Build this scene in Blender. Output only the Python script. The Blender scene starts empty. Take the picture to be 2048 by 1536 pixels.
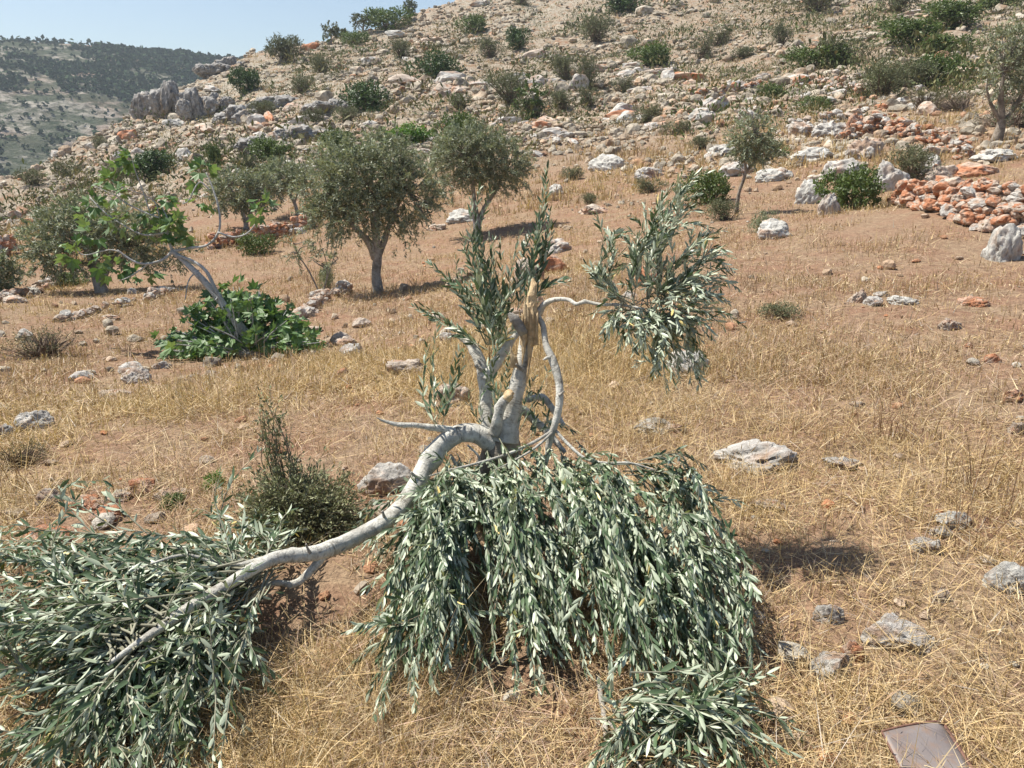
import bpy, math
import numpy as np
from mathutils import Matrix, Vector

# ------------------------------------------------------------------ camera, sky, sun, exposure
S = bpy.context.scene
FPX = 1547.0                      # focal length in photo pixels (2048 wide)
PITCH = math.radians(18.0)
EYE = np.array([0.0, 0.0, 1.6])
cam_d = bpy.data.cameras.new("camera")
cam_d.sensor_width = 36.0
cam_d.lens = 36.0 * FPX / 2048.0
cam_d.clip_start = 0.05
cam_d.clip_end = 6000.0
cam = bpy.data.objects.new("camera", cam_d)
cam.location = EYE
cam.rotation_euler = (math.radians(90) - PITCH, 0, 0)
S.collection.objects.link(cam)
S.camera = cam

SUN_DIR = np.array([-0.47, 0.18, 0.87]); SUN_DIR /= np.linalg.norm(SUN_DIR)
SUN_EL = math.asin(SUN_DIR[2])
SUN_AZ = math.atan2(SUN_DIR[0], SUN_DIR[1])
W = bpy.data.worlds.new("World")
S.world = W
W.use_nodes = True
wn = W.node_tree.nodes
sky = wn.new("ShaderNodeTexSky")
sky.sky_type = 'NISHITA'
sky.sun_disc = False
sky.sun_elevation = SUN_EL
sky.sun_rotation = SUN_AZ
sky.altitude = 300
sky.air_density = 1.0
sky.dust_density = 0.8
sky.ozone_density = 1.5
wn["Background"].inputs[1].default_value = 0.078
W.node_tree.links.new(sky.outputs[0], wn["Background"].inputs[0])

sun_d = bpy.data.lights.new("sun", 'SUN')
sun_d.energy = 4.9
sun_d.angle = math.radians(0.53)
sun_d.color = (1.0, 0.95, 0.86)
sun = bpy.data.objects.new("sun", sun_d)
sun.rotation_euler = Vector(SUN_DIR).to_track_quat('Z', 'Y').to_euler()
sun.location = (0, 0, 30)
S.collection.objects.link(sun)

S.view_settings.view_transform = 'Standard'
S.view_settings.look = 'None'
S.view_settings.exposure = 0.72
S.view_settings.gamma = 1.0
S.view_settings.use_curve_mapping = False
S.cycles.max_bounces = 6
S.cycles.diffuse_bounces = 3
S.cycles.glossy_bounces = 2
S.cycles.transmission_bounces = 3
S.cycles.transparent_max_bounces = 6
S.cycles.volume_bounces = 0
S.cycles.use_denoising = True
S.cycles.caustics_reflective = False
S.cycles.caustics_refractive = False

# ------------------------------------------------------------------ small helpers
rng = np.random.default_rng(11)
COL = S.collection
FWD = np.array([0, math.cos(PITCH), -math.sin(PITCH)])
UPV = np.array([0, math.sin(PITCH), math.cos(PITCH)])
RGT = np.array([1.0, 0, 0])


def P(px, py, dep):
    """The point of the place seen at a photo pixel, dep metres ahead."""
    return EYE + dep * (FWD + RGT * (px - 1024) / FPX - UPV * (py - 768) / FPX)


def pix(p):
    v = np.asarray(p) - EYE
    d = v @ FWD
    return 1024 + FPX * (v @ RGT) / d, 768 - FPX * (v @ UPV) / d, d


def norm(a):
    return a / np.maximum(np.linalg.norm(a, axis=-1, keepdims=True), 1e-9)


def hsh(ix, iy, iz, seed):
    with np.errstate(over='ignore'):
        n = ix.astype(np.uint32) * np.uint32(374761393) + iy.astype(np.uint32) * np.uint32(668265263) \
            + iz.astype(np.uint32) * np.uint32(2246822519) + np.uint32((seed * 3266489917) & 0xffffffff)
        n = (n ^ (n >> np.uint32(13))) * np.uint32(1274126177)
        n = (n ^ (n >> np.uint32(16))) * np.uint32(2654435761)
        n = n ^ (n >> np.uint32(15))
    return n.astype(np.float64) / 4294967295.0


def vnoise(x, y, z=None, seed=0):
    x = np.asarray(x, float); y = np.asarray(y, float)
    z = np.zeros_like(x) if z is None else np.asarray(z, float)
    fx, fy, fz = np.floor(x), np.floor(y), np.floor(z)
    ux, uy, uz = x - fx, y - fy, z - fz
    ix, iy, iz = fx.astype(np.int64), fy.astype(np.int64), fz.astype(np.int64)
    ux = ux * ux * (3 - 2 * ux); uy = uy * uy * (3 - 2 * uy); uz = uz * uz * (3 - 2 * uz)
    r = 0
    for a in (0, 1):
        for b in (0, 1):
            for c in (0, 1):
                w = (ux if a else 1 - ux) * (uy if b else 1 - uy) * (uz if c else 1 - uz)
                r = r + w * hsh(ix + a, iy + b, iz + c, seed)
    return r * 2 - 1


def fbm(x, y, z=None, o=4, seed=0):
    r = 0; a = 1.0; t = 0; f = 1.0
    for k in range(o):
        r = r + a * vnoise(x * f, y * f, None if z is None else z * f, seed + k * 17)
        t += a; a *= 0.5; f *= 2.03
    return r / t


def sstep(a, b, x):
    t = np.clip((x - a) / (b - a), 0, 1)
    return t * t * (3 - 2 * t)


def make_mesh(name, V, faces, mats=(), midx=None, tint=None, uv=None, smooth=False):
    """faces: list of (m,k) int arrays."""
    me = bpy.data.meshes.new(name)
    V = np.ascontiguousarray(V, np.float32)
    me.vertices.add(len(V)); me.vertices.foreach_set("co", V.ravel())
    faces = [np.asarray(f, np.int32) for f in faces if len(f)]
    loops = np.concatenate([f.ravel() for f in faces])
    tot = np.concatenate([np.full(len(f), f.shape[1], np.int32) for f in faces])
    st = np.concatenate([[0], np.cumsum(tot)[:-1]]).astype(np.int32)
    me.loops.add(len(loops)); me.loops.foreach_set("vertex_index", loops)
    me.polygons.add(len(tot))
    me.polygons.foreach_set("loop_start", st)
    if midx is not None:
        me.polygons.foreach_set("material_index", np.asarray(midx, np.int32))
    me.polygons.foreach_set("use_smooth", np.full(len(tot), bool(smooth)))
    for m in mats:
        me.materials.append(m)
    if tint is not None:
        c = np.ones((len(V), 4), np.float32); c[:, :3] = tint
        at = me.attributes.new("tint", 'FLOAT_COLOR', 'POINT'); at.data.foreach_set("color", c.ravel())
    if uv is not None:
        l = me.uv_layers.new(name="UVMap")
        l.data.foreach_set("uv", np.ascontiguousarray(np.asarray(uv, np.float32)[loops]).ravel())
    me.update(calc_edges=True)
    return me


def link(name, me, parent=None, loc=None, kind=None):
    o = bpy.data.objects.new(name, me)
    COL.objects.link(o)
    if loc is not None:
        o.location = loc
    if parent is not None:
        o.parent = parent
    if kind:
        o["kind"] = kind
    return o


def tag(o, label, cat, group=None):
    o["label"] = label; o["category"] = cat
    if group:
        o["group"] = group
    return o


def thing(name, label, cat, loc, group=None, rz=0.0):
    o = bpy.data.objects.new(name, None)
    o.empty_display_size = 0.1
    o.location = loc; o.rotation_euler = (0, 0, rz)
    COL.objects.link(o)
    return tag(o, label, cat, group)


class Acc:
    """collects pieces into one mesh"""
    def __init__(s):
        s.V = []; s.F = {3: [], 4: []}; s.n = 0; s.T = []; s.U = []; s.M = {3: [], 4: []}

    def add(s, V, faces, tint=None, uv=None, m=0):
        V = np.asarray(V, float)
        for f in faces:
            f = np.asarray(f, np.int64)
            if len(f):
                s.F[f.shape[1]].append(f + s.n); s.M[f.shape[1]].append(np.full(len(f), m))
        s.V.append(V); s.n += len(V)
        t = np.ones((len(V), 3))
        if tint is not None:
            t[:] = tint
        s.T.append(t)
        s.U.append(np.zeros((len(V), 2)) if uv is None else uv)

    def mesh(s, name, mats, smooth=False):
        fs = [np.concatenate(s.F[k]) for k in (3, 4) if s.F[k]]
        ms = np.concatenate([np.concatenate(s.M[k]) for k in (3, 4) if s.F[k]])
        return make_mesh(name, np.concatenate(s.V), fs, mats, ms, np.concatenate(s.T), np.concatenate(s.U), smooth)


def catmull(pts, n):
    pts = np.asarray(pts, float)
    if len(pts) == 2:
        t = np.linspace(0, 1, n)[:, None]
        return pts[0] * (1 - t) + pts[1] * t
    p = np.vstack([2 * pts[0] - pts[1], pts, 2 * pts[-1] - pts[-2]])
    u = np.linspace(0, len(pts) - 1 - 1e-6, n)
    i = u.astype(int); t = (u - i)[:, None]
    a, b, c, d = p[i], p[i + 1], p[i + 2], p[i + 3]
    return 0.5 * (2 * b + (c - a) * t + (2 * a - 5 * b + 4 * c - d) * t ** 2 + (-a + 3 * b - 3 * c + d) * t ** 3)


def tube(acc, pts, radii, seg=8, n=None, bump=0.0, m=0, tint=None, cap=True, seed=0, knots=0):
    """round limb along pts (radii interpolated), returns its centre line"""
    n = n or max(4, len(pts) * 4)
    radii = np.asarray(radii, float)
    rr = np.interp(np.linspace(0, 1, n), np.linspace(0, 1, len(radii)), radii)
    c = catmull(pts, n)
    tg = norm(np.gradient(c, axis=0))
    nr = np.zeros_like(c)
    a = np.array([0.3, 0.2, 1.0]); a = a - tg[0] * (a @ tg[0])
    if np.linalg.norm(a) < 0.1:
        a = np.array([1.0, 0, 0]); a = a - tg[0] * (a @ tg[0])
    nr[0] = a / np.linalg.norm(a)
    for i in range(1, n):
        a = nr[i - 1] - tg[i] * (nr[i - 1] @ tg[i]); nr[i] = a / np.linalg.norm(a)
    bn = np.cross(tg, nr)
    ang = np.linspace(0, 2 * math.pi, seg, endpoint=False)
    L = np.concatenate([[0], np.cumsum(np.linalg.norm(np.diff(c, axis=0), axis=1))])
    ca, sa = np.cos(ang), np.sin(ang)
    R = rr[:, None] * np.ones(seg)
    if bump:
        R = R * (1 + bump * fbm(ca[None, :] * 1.3 + seed + 0 * L[:, None], sa[None, :] * 1.3 + 0 * L[:, None], (L / max(rr.max(), 1e-4) * 0.7)[:, None] + 0 * ca[None, :], 3, seed))
    if knots:
        kr = np.random.default_rng(seed + 900)
        for _ in range(knots):
            a0, l0, am = kr.uniform(0, 6.28), kr.uniform(.03, .97) * L[-1], kr.uniform(-.14, .34)
            wl = rr.mean() * kr.uniform(.5, 1.3)
            R = R * (1 + am * np.exp(-((L[:, None] - l0) / wl) ** 2) * np.exp(-(1 - np.cos(ang[None, :] - a0)) * kr.uniform(1.5, 5)))
    V = c[:, None] + R[..., None] * (nr[:, None] * ca[None, :, None] + bn[:, None] * sa[None, :, None])
    V = V.reshape(-1, 3)
    i = np.arange(n - 1)[:, None]; j = np.arange(seg)[None, :]; j2 = (j + 1) % seg
    q = np.stack([i * seg + j, i * seg + j2, (i + 1) * seg + j2, (i + 1) * seg + j], -1).reshape(-1, 4)
    U = np.stack([np.tile(ang / 6.283, n), np.repeat(L, seg)], -1)
    fs = [q]
    if cap:
        V = np.vstack([V, c[0], c[-1]]); U = np.vstack([U, [0, 0], [0, L[-1]]])
        k = np.arange(seg); b = (n - 1) * seg
        fs.append(np.stack([np.full(seg, n * seg), (k + 1) % seg, k], -1))
        fs.append(np.stack([np.full(seg, n * seg + 1), b + k, b + (k + 1) % seg], -1))
    acc.add(V, fs, tint, U, m)
    return c


# full leaf: folded blade, 8 points, 8 triangles; small leaf: 4 points, 2 triangles
LT = np.array([(0, 0), (.28, -.44), (.28, 0), (.28, .44), (.68, -.44), (.68, 0), (.68, .44), (1, 0)])
LF = np.array([(0, 1, 2), (0, 2, 3), (1, 4, 5), (1, 5, 2), (2, 5, 6), (2, 6, 3), (4, 7, 5), (5, 7, 6)])[:, ::-1]
DT = np.array([(0, 0), (.5, -.5), (1, 0), (.5, .5)])
DF = np.array([(0, 3, 2, 1)])


def leaf_geo(pos, dr, nr, L, Wd, curl, full=True, fold=0.35):
    """vectorised leaves -> V, F"""
    T, F = (LT, LF) if full else (DT, DF)
    dr = norm(dr); sd = norm(np.cross(dr, nr)); nn = np.cross(sd, dr)
    t = T[None, :, 0:1]; s = T[None, :, 1:2]
    L = np.asarray(L)[:, None, None]; Wd = np.asarray(Wd)[:, None, None]; cu = np.asarray(curl)[:, None, None]
    V = pos[:, None] + dr[:, None] * L * t + sd[:, None] * Wd * s + nn[:, None] * (L * cu * t * t + fold * Wd * np.abs(s))
    F = (F[None] + (np.arange(len(pos)) * len(T))[:, None, None]).reshape(-1, F.shape[1])
    return V.reshape(-1, 3), F


# ------------------------------------------------------------------ materials
def mat(name):
    m = bpy.data.materials.new(name); m.use_nodes = True
    return m, m.node_tree.nodes, m.node_tree.links, m.node_tree.nodes["Principled BSDF"]


def nd(N, t, **kw):
    n = N.new(t)
    for k, v in kw.items():
        setattr(n, k, v)
    return n


def ramp(N, stops, interp='LINEAR'):
    r = N.new("ShaderNodeValToRGB"); r.color_ramp.interpolation = interp
    e = r.color_ramp.elements
    while len(e) < len(stops):
        e.new(0.5)
    for el, (p, c) in zip(e, stops):
        el.position = p; el.color = (*c, 1) if len(c) == 3 else c
    return r


def noise(N, K, vec, scale, detail=4, rough=0.55, dist=0.0):
    n = N.new("ShaderNodeTexNoise"); n.inputs["Scale"].default_value = scale
    n.inputs["Detail"].default_value = detail; n.inputs["Roughness"].default_value = rough
    n.inputs["Distortion"].default_value = dist
    K.new(vec, n.inputs["Vector"])
    return n


def mix(N, K, fac, a, b, mode='MIX'):
    m = N.new("ShaderNodeMix"); m.data_type = 'RGBA'; m.blend_type = mode
    for sock, v in ((m.inputs[0], fac), (m.inputs[6], a), (m.inputs[7], b)):
        if hasattr(v, "is_linked"):
            K.new(v, sock)
        elif isinstance(v, (int, float)):
            sock.default_value = v
        else:
            sock.default_value = (*v, 1)
    return m.outputs[2]


def math_n(N, K, op, a, b=0.0, clamp=False):
    m = N.new("ShaderNodeMath"); m.operation = op; m.use_clamp = clamp
    for s, v in ((m.inputs[0], a), (m.inputs[1], b)):
        if hasattr(v, "is_linked"):
            K.new(v, s)
        else:
            s.default_value = v
    return m.outputs[0]


def bump(N, K, B, h, strength, dist):
    b = N.new("ShaderNodeBump"); b.inputs["Strength"].default_value = strength; b.inputs["Distance"].default_value = dist
    K.new(h, b.inputs["Height"]); K.new(b.outputs[0], B.inputs["Normal"])


def ground_material():
    m, N, K, B = mat("dry_ground")
    g = N.new("ShaderNodeNewGeometry"); pos = g.outputs["Position"]
    big = noise(N, K, pos, 0.22, 5, 0.6); mid = noise(N, K, pos, 1.6, 6, 0.65); fine = noise(N, K, pos, 14, 6, 0.7); vf = noise(N, K, pos, 75, 3, 0.7)
    straw = ramp(N, [(0.28, (0.16, 0.105, 0.068)), (0.5, (0.31, 0.215, 0.14)), (0.72, (0.45, 0.335, 0.215))])
    K.new(fine.outputs[0], straw.inputs[0])
    soil = ramp(N, [(0.3, (0.20, 0.10, 0.065)), (0.7, (0.38, 0.225, 0.145))])
    K.new(fine.outputs[0], soil.inputs[0])
    f1 = ramp(N, [(0.42, (0, 0, 0)), (0.62, (1, 1, 1))]); K.new(mid.outputs[0], f1.inputs[0])
    c = mix(N, K, math_n(N, K, 'MULTIPLY', f1.outputs[0], 0.75), straw.outputs[0], soil.outputs[0])
    pink = ramp(N, [(0.46, (0, 0, 0)), (0.62, (1, 1, 1))]); K.new(big.outputs[0], pink.inputs[0])
    c = mix(N, K, math_n(N, K, 'MULTIPLY', pink.outputs[0], 0.4), c, (0.33, 0.225, 0.15))
    # far up the hillside the bare ground is stony: weight carried by the mesh
    at = nd(N, "ShaderNodeAttribute", attribute_name="tint")
    sep = N.new("ShaderNodeSeparateColor"); K.new(at.outputs["Color"], sep.inputs[0])
    st = noise(N, K, pos, 1.1, 8, 0.75)
    stony = ramp(N, [(0.40, (0, 0, 0)), (0.50, (1, 1, 1))]); K.new(st.outputs[0], stony.inputs[0])
    stc = ramp(N, [(0.34, (0.10, 0.085, 0.065)), (0.46, (0.33, 0.29, 0.225)), (0.66, (0.50, 0.45, 0.37))]); K.new(noise(N, K, pos, 4.5, 6, 0.7).outputs[0], stc.inputs[0])
    c = mix(N, K, math_n(N, K, 'MULTIPLY', stony.outputs[0], sep.outputs[0]), c, stc.outputs[0])
    hb = ramp(N, [(0.36, (0.60, 0.56, 0.48)), (0.50, (1, 1, 1))]); K.new(noise(N, K, pos, 0.9, 7, 0.75).outputs[0], hb.inputs[0])
    c = mix(N, K, sep.outputs[0], c, mix(N, K, 1.0, c, hb.outputs[0], 'MULTIPLY'))
    v = ramp(N, [(0.3, (0.45, 0.45, 0.45)), (0.7, (1.35, 1.35, 1.35))]); K.new(vf.outputs[0], v.inputs[0])
    c = mix(N, K, 0.8, c, v.outputs[0], 'MULTIPLY')
    K.new(c, B.inputs["Base Color"]); B.inputs["Roughness"].default_value = 0.95; B.inputs["Specular IOR Level"].default_value = 0.1
    h = math_n(N, K, 'ADD', fine.outputs[0], math_n(N, K, 'MULTIPLY', vf.outputs[0], 0.35))
    bump(N, K, B, h, 0.9, 0.04)
    return m


def rock_material(name, grey_lo, grey_hi, stain, stain_amt, attr=False, scale=1.0):
    m, N, K, B = mat(name)
    if attr:
        g = N.new("ShaderNodeNewGeometry"); vec = g.outputs["Position"]
    else:
        tc = N.new("ShaderNodeTexCoord"); oi = N.new("ShaderNodeObjectInfo")
        va = N.new("ShaderNodeVectorMath"); va.operation = 'ADD'
        cx = N.new("ShaderNodeCombineXYZ")
        r = math_n(N, K, 'MULTIPLY', oi.outputs["Random"], 57.0)
        for k in range(3):
            K.new(r, cx.inputs[k])
        K.new(tc.outputs["Object"], va.inputs[0]); K.new(cx.outputs[0], va.inputs[1]); vec = va.outputs[0]
    n1 = noise(N, K, vec, 4.5 * scale, 8, 0.72); n2 = noise(N, K, vec, 17 * scale, 5, 0.7); n3 = noise(N, K, vec, 1.9 * scale, 3, 0.5, 0.6)
    base = ramp(N, [(0.30, tuple(0.5 * c for c in grey_lo)), (0.42, grey_lo), (0.62, grey_hi)])
    K.new(n1.outputs[0], base.inputs[0])
    sm = ramp(N, [(0.50 - 0.28 * stain_amt + 0.1, (0, 0, 0)), (0.66 - 0.28 * stain_amt + 0.1, (1, 1, 1))]); K.new(n3.outputs[0], sm.inputs[0])
    st = ramp(N, [(0.32, tuple(0.45 * c for c in stain)), (0.65, stain)]); K.new(n1.outputs[0], st.inputs[0])
    c = mix(N, K, math_n(N, K, 'MULTIPLY', sm.outputs[0], 0.9), base.outputs[0], st.outputs[0])
    lich = ramp(N, [(0.56, (1, 1, 1)), (0.66, (0.45, 0.45, 0.44))]); K.new(n2.outputs[0], lich.inputs[0])
    c = mix(N, K, 0.55, c, lich.outputs[0], 'MULTIPLY')
    if attr:
        at = nd(N, "ShaderNodeAttribute", attribute_name="tint")
        c = mix(N, K, 1.0, c, at.outputs["Color"], 'MULTIPLY')
    K.new(c, B.inputs["Base Color"]); B.inputs["Roughness"].default_value = 0.9; B.inputs["Specular IOR Level"].default_value = 0.2
    h = math_n(N, K, 'ADD', n1.outputs[0], math_n(N, K, 'MULTIPLY', n2.outputs[0], 0.5))
    bump(N, K, B, h, 0.8, 0.035 if not attr else 0.10)
    return m


def leaf_material(name, top, under, rough=0.45, trans=0.12, tint=True, spec=0.5):
    m, N, K, B = mat(name)
    g = N.new("ShaderNodeNewGeometry")
    c = mix(N, K, g.outputs["Backfacing"], top, under)
    if tint:
        at = nd(N, "ShaderNodeAttribute", attribute_name="tint")
        c = mix(N, K, 1.0, c, at.outputs["Color"], 'MULTIPLY')
    else:
        oi = N.new("ShaderNodeObjectInfo")
        r = ramp(N, [(0, (0.7, 0.75, 0.7)), (1, (1.25, 1.2, 1.2))]); K.new(oi.outputs["Random"], r.inputs[0])
        c = mix(N, K, 1.0, c, r.outputs[0], 'MULTIPLY')
    K.new(c, B.inputs["Base Color"]); B.inputs["Roughness"].default_value = rough; B.inputs["Specular IOR Level"].default_value = spec
    tr = N.new("ShaderNodeBsdfTranslucent"); K.new(mix(N, K, 1.0, c, (0.9, 1.0, 0.5), 'MULTIPLY'), tr.inputs[0])
    ms = N.new("ShaderNodeMixShader"); ms.inputs[0].default_value = trans
    K.new(B.outputs[0], ms.inputs[1]); K.new(tr.outputs[0], ms.inputs[2])
    K.new(ms.outputs[0], N["Material Output"].inputs[0])
    return m


def tint_material(name, rough=0.85, spec=0.2):
    m, N, K, B = mat(name)
    at = nd(N, "ShaderNodeAttribute", attribute_name="tint")
    K.new(at.outputs["Color"], B.inputs["Base Color"]); B.inputs["Roughness"].default_value = rough; B.inputs["Specular IOR Level"].default_value = spec
    return m


def bark_material(name, lo, hi, band=0.6, su=3.0, sv=60.0):
    m, N, K, B = mat(name)
    uv = N.new("ShaderNodeTexCoord")
    mp = N.new("ShaderNodeMapping"); mp.inputs["Scale"].default_value = (su, sv, 1); K.new(uv.outputs["UV"], mp.inputs[0])
    mp2 = N.new("ShaderNodeMapping"); mp2.inputs["Scale"].default_value = (6, 25, 1); K.new(uv.outputs["UV"], mp2.inputs[0])
    g = N.new("ShaderNodeNewGeometry")
    n1 = noise(N, K, mp.outputs[0], 1.0, 6, 0.68, 1.6); n2 = noise(N, K, g.outputs["Position"], 38, 6, 0.7); n3 = noise(N, K, g.outputs["Position"], 7, 4, 0.6)
    c0 = ramp(N, [(0.35, lo), (0.6, hi)]); K.new(n3.outputs[0], c0.inputs[0])
    cr = ramp(N, [(0.33, (0.30, 0.26, 0.22)), (0.46, (1, 1, 1))]); K.new(n1.outputs[0], cr.inputs[0])
    pm = ramp(N, [(0.40, (0.15, 0.15, 0.15)), (0.60, (1, 1, 1))]); K.new(noise(N, K, g.outputs['Position'], 13, 3, 0.5).outputs[0], pm.inputs[0])
    c = mix(N, K, math_n(N, K, 'MULTIPLY', pm.outputs[0], band), c0.outputs[0], cr.outputs[0], 'MULTIPLY')
    sp = ramp(N, [(0.32, (0.42, 0.39, 0.35)), (0.52, (1, 1, 1)), (0.75, (1.12, 1.12, 1.1))]); K.new(n2.outputs[0], sp.inputs[0])
    c = mix(N, K, 0.75, c, sp.outputs[0], 'MULTIPLY')
    K.new(c, B.inputs["Base Color"]); B.inputs["Roughness"].default_value = 0.85; B.inputs["Specular IOR Level"].default_value = 0.25
    h = math_n(N, K, 'ADD', math_n(N, K, 'MULTIPLY', n1.outputs[0], 0.7), n2.outputs[0])
    bump(N, K, B, h, 0.9, 0.010)
    return m


M = {}
M["ground"] = ground_material()
M["grass"] = leaf_material("dry_straw", (1, 1, 1), (0.95, 0.95, 0.95), 0.6, 0.15, True, 0.25)
GL, GH = (0.27, 0.26, 0.24), (0.53, 0.51, 0.47)
M["rock_g"] = rock_material("limestone_grey", (0.38, 0.355, 0.32), (0.63, 0.60, 0.55), (0.54, 0.36, 0.25), 0.36)
M["rock_w"] = rock_material("limestone_white", (0.40, 0.385, 0.35), (0.64, 0.615, 0.56), (0.52, 0.33, 0.22), 0.12)
M["rock_p"] = rock_material("limestone_pinkish", (0.38, 0.31, 0.25), (0.62, 0.53, 0.44), (0.58, 0.33, 0.21), 0.4)
M["rock_o"] = rock_material("limestone_rust", (0.40, 0.30, 0.23), (0.62, 0.46, 0.35), (0.60, 0.25, 0.125), 0.75)
M["rock_crag"] = rock_material("crag_rock", (0.20, 0.19, 0.18), (0.45, 0.43, 0.40), (0.42, 0.31, 0.20), 0.12)
M["rock_many"] = rock_material("limestone_field", (0.40, 0.37, 0.33), (0.78, 0.74, 0.67), (0.75, 0.52, 0.36), 0.2, True, 0.45)
M["olive_near"] = leaf_material("olive_leaf", (0.092, 0.140, 0.070), (0.44, 0.49, 0.36), 0.42, 0.12)
M["olive_near_single"] = leaf_material("olive_leaf_single", (0.092, 0.140, 0.070), (0.44, 0.49, 0.36), 0.42, 0.12, False)
M["olive_far"] = leaf_material("olive_crown_leaf", (0.205, 0.235, 0.145), (0.42, 0.43, 0.31), 0.5, 0.15)
M["fig"] = leaf_material("fig_leaf", (0.125, 0.215, 0.07), (0.20, 0.29, 0.12), 0.5, 0.25, False)
M["fig_many"] = leaf_material("fig_leaf_mass", (0.125, 0.215, 0.07), (0.20, 0.29, 0.12), 0.5, 0.25)
M["bush_dark"] = leaf_material("evergreen_leaf", (0.065, 0.115, 0.035), (0.09, 0.14, 0.055), 0.5, 0.15)
M["far_green"] = leaf_material("far_scrub_leaf", (0.040, 0.068, 0.030), (0.04, 0.068, 0.032), 0.9, 0.05, True, 0.05)
M["bush_green"] = leaf_material("green_leaf", (0.11, 0.155, 0.045), (0.14, 0.19, 0.07), 0.5, 0.2)
M["bush_lime"] = leaf_material("lime_leaf", (0.10, 0.21, 0.03), (0.16, 0.27, 0.05), 0.5, 0.25)
M["bush_grey"] = leaf_material("grey_scrub_leaf", (0.155, 0.165, 0.095), (0.20, 0.205, 0.14), 0.7, 0.1, True, 0.2)
M["bush_thorn"] = leaf_material("thorn_leaf", (0.12, 0.115, 0.06), (0.15, 0.14, 0.09), 0.75, 0.1, True, 0.2)
M["bark_white"] = bark_material("pale_bark", (0.42, 0.40, 0.35), (0.68, 0.66, 0.59), 0.95, 2.2, 48)
M["bark_brown"] = bark_material("rough_brown_bark", (0.17, 0.14, 0.11), (0.36, 0.31, 0.25), 0.7, 6, 18)
M["bark_grey"] = bark_material("grey_bark", (0.22, 0.20, 0.17), (0.46, 0.43, 0.38), 0.6, 5, 14)
M["bark_fig"] = bark_material("fig_bark", (0.36, 0.36, 0.34), (0.56, 0.56, 0.54), 0.4, 2, 20)
M["twig"] = tint_material("twig_bark")
M["wood"] = bark_material("fresh_split_wood", (0.62, 0.42, 0.22), (0.82, 0.64, 0.40), 0.4, 30, 4)

# ------------------------------------------------------------------ the lie of the land
CTL = [(0, 840, 5.2), (0, 700, 8.0), (0, 600, 12), (0, 470, 24), (150, 520, 18.5), (205, 575, 15), (330, 640, 10.5), (500, 720, 8.5), (250, 750, 7.2),
       (493, 455, 22), (300, 400, 32), (600, 300, 40), (400, 280, 52), (758, 585, 13), (955, 465, 18), (650, 660, 9.6), (1100, 560, 10), (1300, 620, 7.5),
       (1000, 300, 34), (1000, 150, 62), (1400, 300, 26), (1400, 180, 45), (1400, 60, 75), (1800, 200, 30), (1995, 285, 20), (1950, 400, 11.5), (1200, 440, 17),
       (2040, 100, 42), (1700, 60, 62), (700, 180, 58), (1700, 420, 14), (1480, 425, 14), (2020, 520, 9), (2000, 700, 5.6), (1500, 760, 5.0), (850, 380, 26),
       (1700, 280, 22), (1250, 300, 30), (1800, 560, 8.2), (1250, 180, 50), (1200, 60, 82), (150, 400, 36)]
RIDGE = [(-400, 520, 30), (-150, 420, 40), (0, 366, 48), (80, 331, 54), (150, 291, 60), (230, 255, 66), (275, 222, 72), (310, 190, 76), (400, 160, 80), (440, 130, 84), (500, 108, 92),
         (560, 101, 94), (660, 78, 100), (760, 53, 102), (890, 4, 108), (1050, -60, 115), (1300, -110, 120), (1700, -130, 115), (2048, -120, 105), (2400, -120, 95)]
cp = [P(*c) for c in CTL + RIDGE]
cp += [np.array(c, float) for c in [(0, 0, 0), (-2, 0, 0), (2.5, 0, 0.1), (0, -8, 0.2), (-9, -6, -0.5), (9, -6, 0.9), (0, 1.5, 0), (0, 3, 0), (1.4, 3, 0.04),
                                    (-1.4, 3, -0.06), (-1.5, 1.6, 0), (1.5, 1.7, 0.03), (12, 3, 1.0), (-10, 3, -0.8)]]
cp = np.array(cp)


def tps_fit(p, lam):
    n = len(p); d2 = ((p[:, None, :2] - p[None, :, :2]) ** 2).sum(-1)
    A = np.zeros((n + 3, n + 3)); A[:n, :n] = 0.5 * d2 * np.log(d2 + 1e-9); A[range(n), range(n)] += lam
    A[:n, n] = 1; A[:n, n + 1:] = p[:, :2]; A[n, :n] = 1; A[n + 1:, :n] = p[:, :2].T
    return np.linalg.solve(A, np.concatenate([p[:, 2], [0, 0, 0]]))


TW = tps_fit(cp, 2.0)
rp = np.array([P(*c) for c in RIDGE])
RAZ = np.arctan2(rp[:, 0], rp[:, 1]); RR = np.hypot(rp[:, 0], rp[:, 1])
RAZ = np.concatenate([[-3.2, -1.2, -0.85], RAZ, [0.95, 1.3, 3.2]]); RR = np.concatenate([[14, 14, 22], RR, [60, 14, 14]])


def tps(x, y):
    r = TW[len(cp)] + TW[-2] * x + TW[-1] * y
    for k in range(len(cp)):
        d2 = (x - cp[k, 0]) ** 2 + (y - cp[k, 1]) ** 2
        r = r + TW[k] * 0.5 * d2 * np.log(d2 + 1e-9)
    return r


def zbase(x, y):
    r = np.hypot(x, y); az = np.arctan2(x, y)
    R = np.interp(az, RAZ, RR)
    k = np.minimum(1.0, R / np.maximum(r, 1e-6))
    over = np.maximum(r - R, 0)
    fr = sstep(1.2, 0.8, np.abs(az))
    return tps(x * k, y * k) - fr * (0.30 * over * over / (over + 12.0)) - (1 - fr) * 0.01 * over


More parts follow.
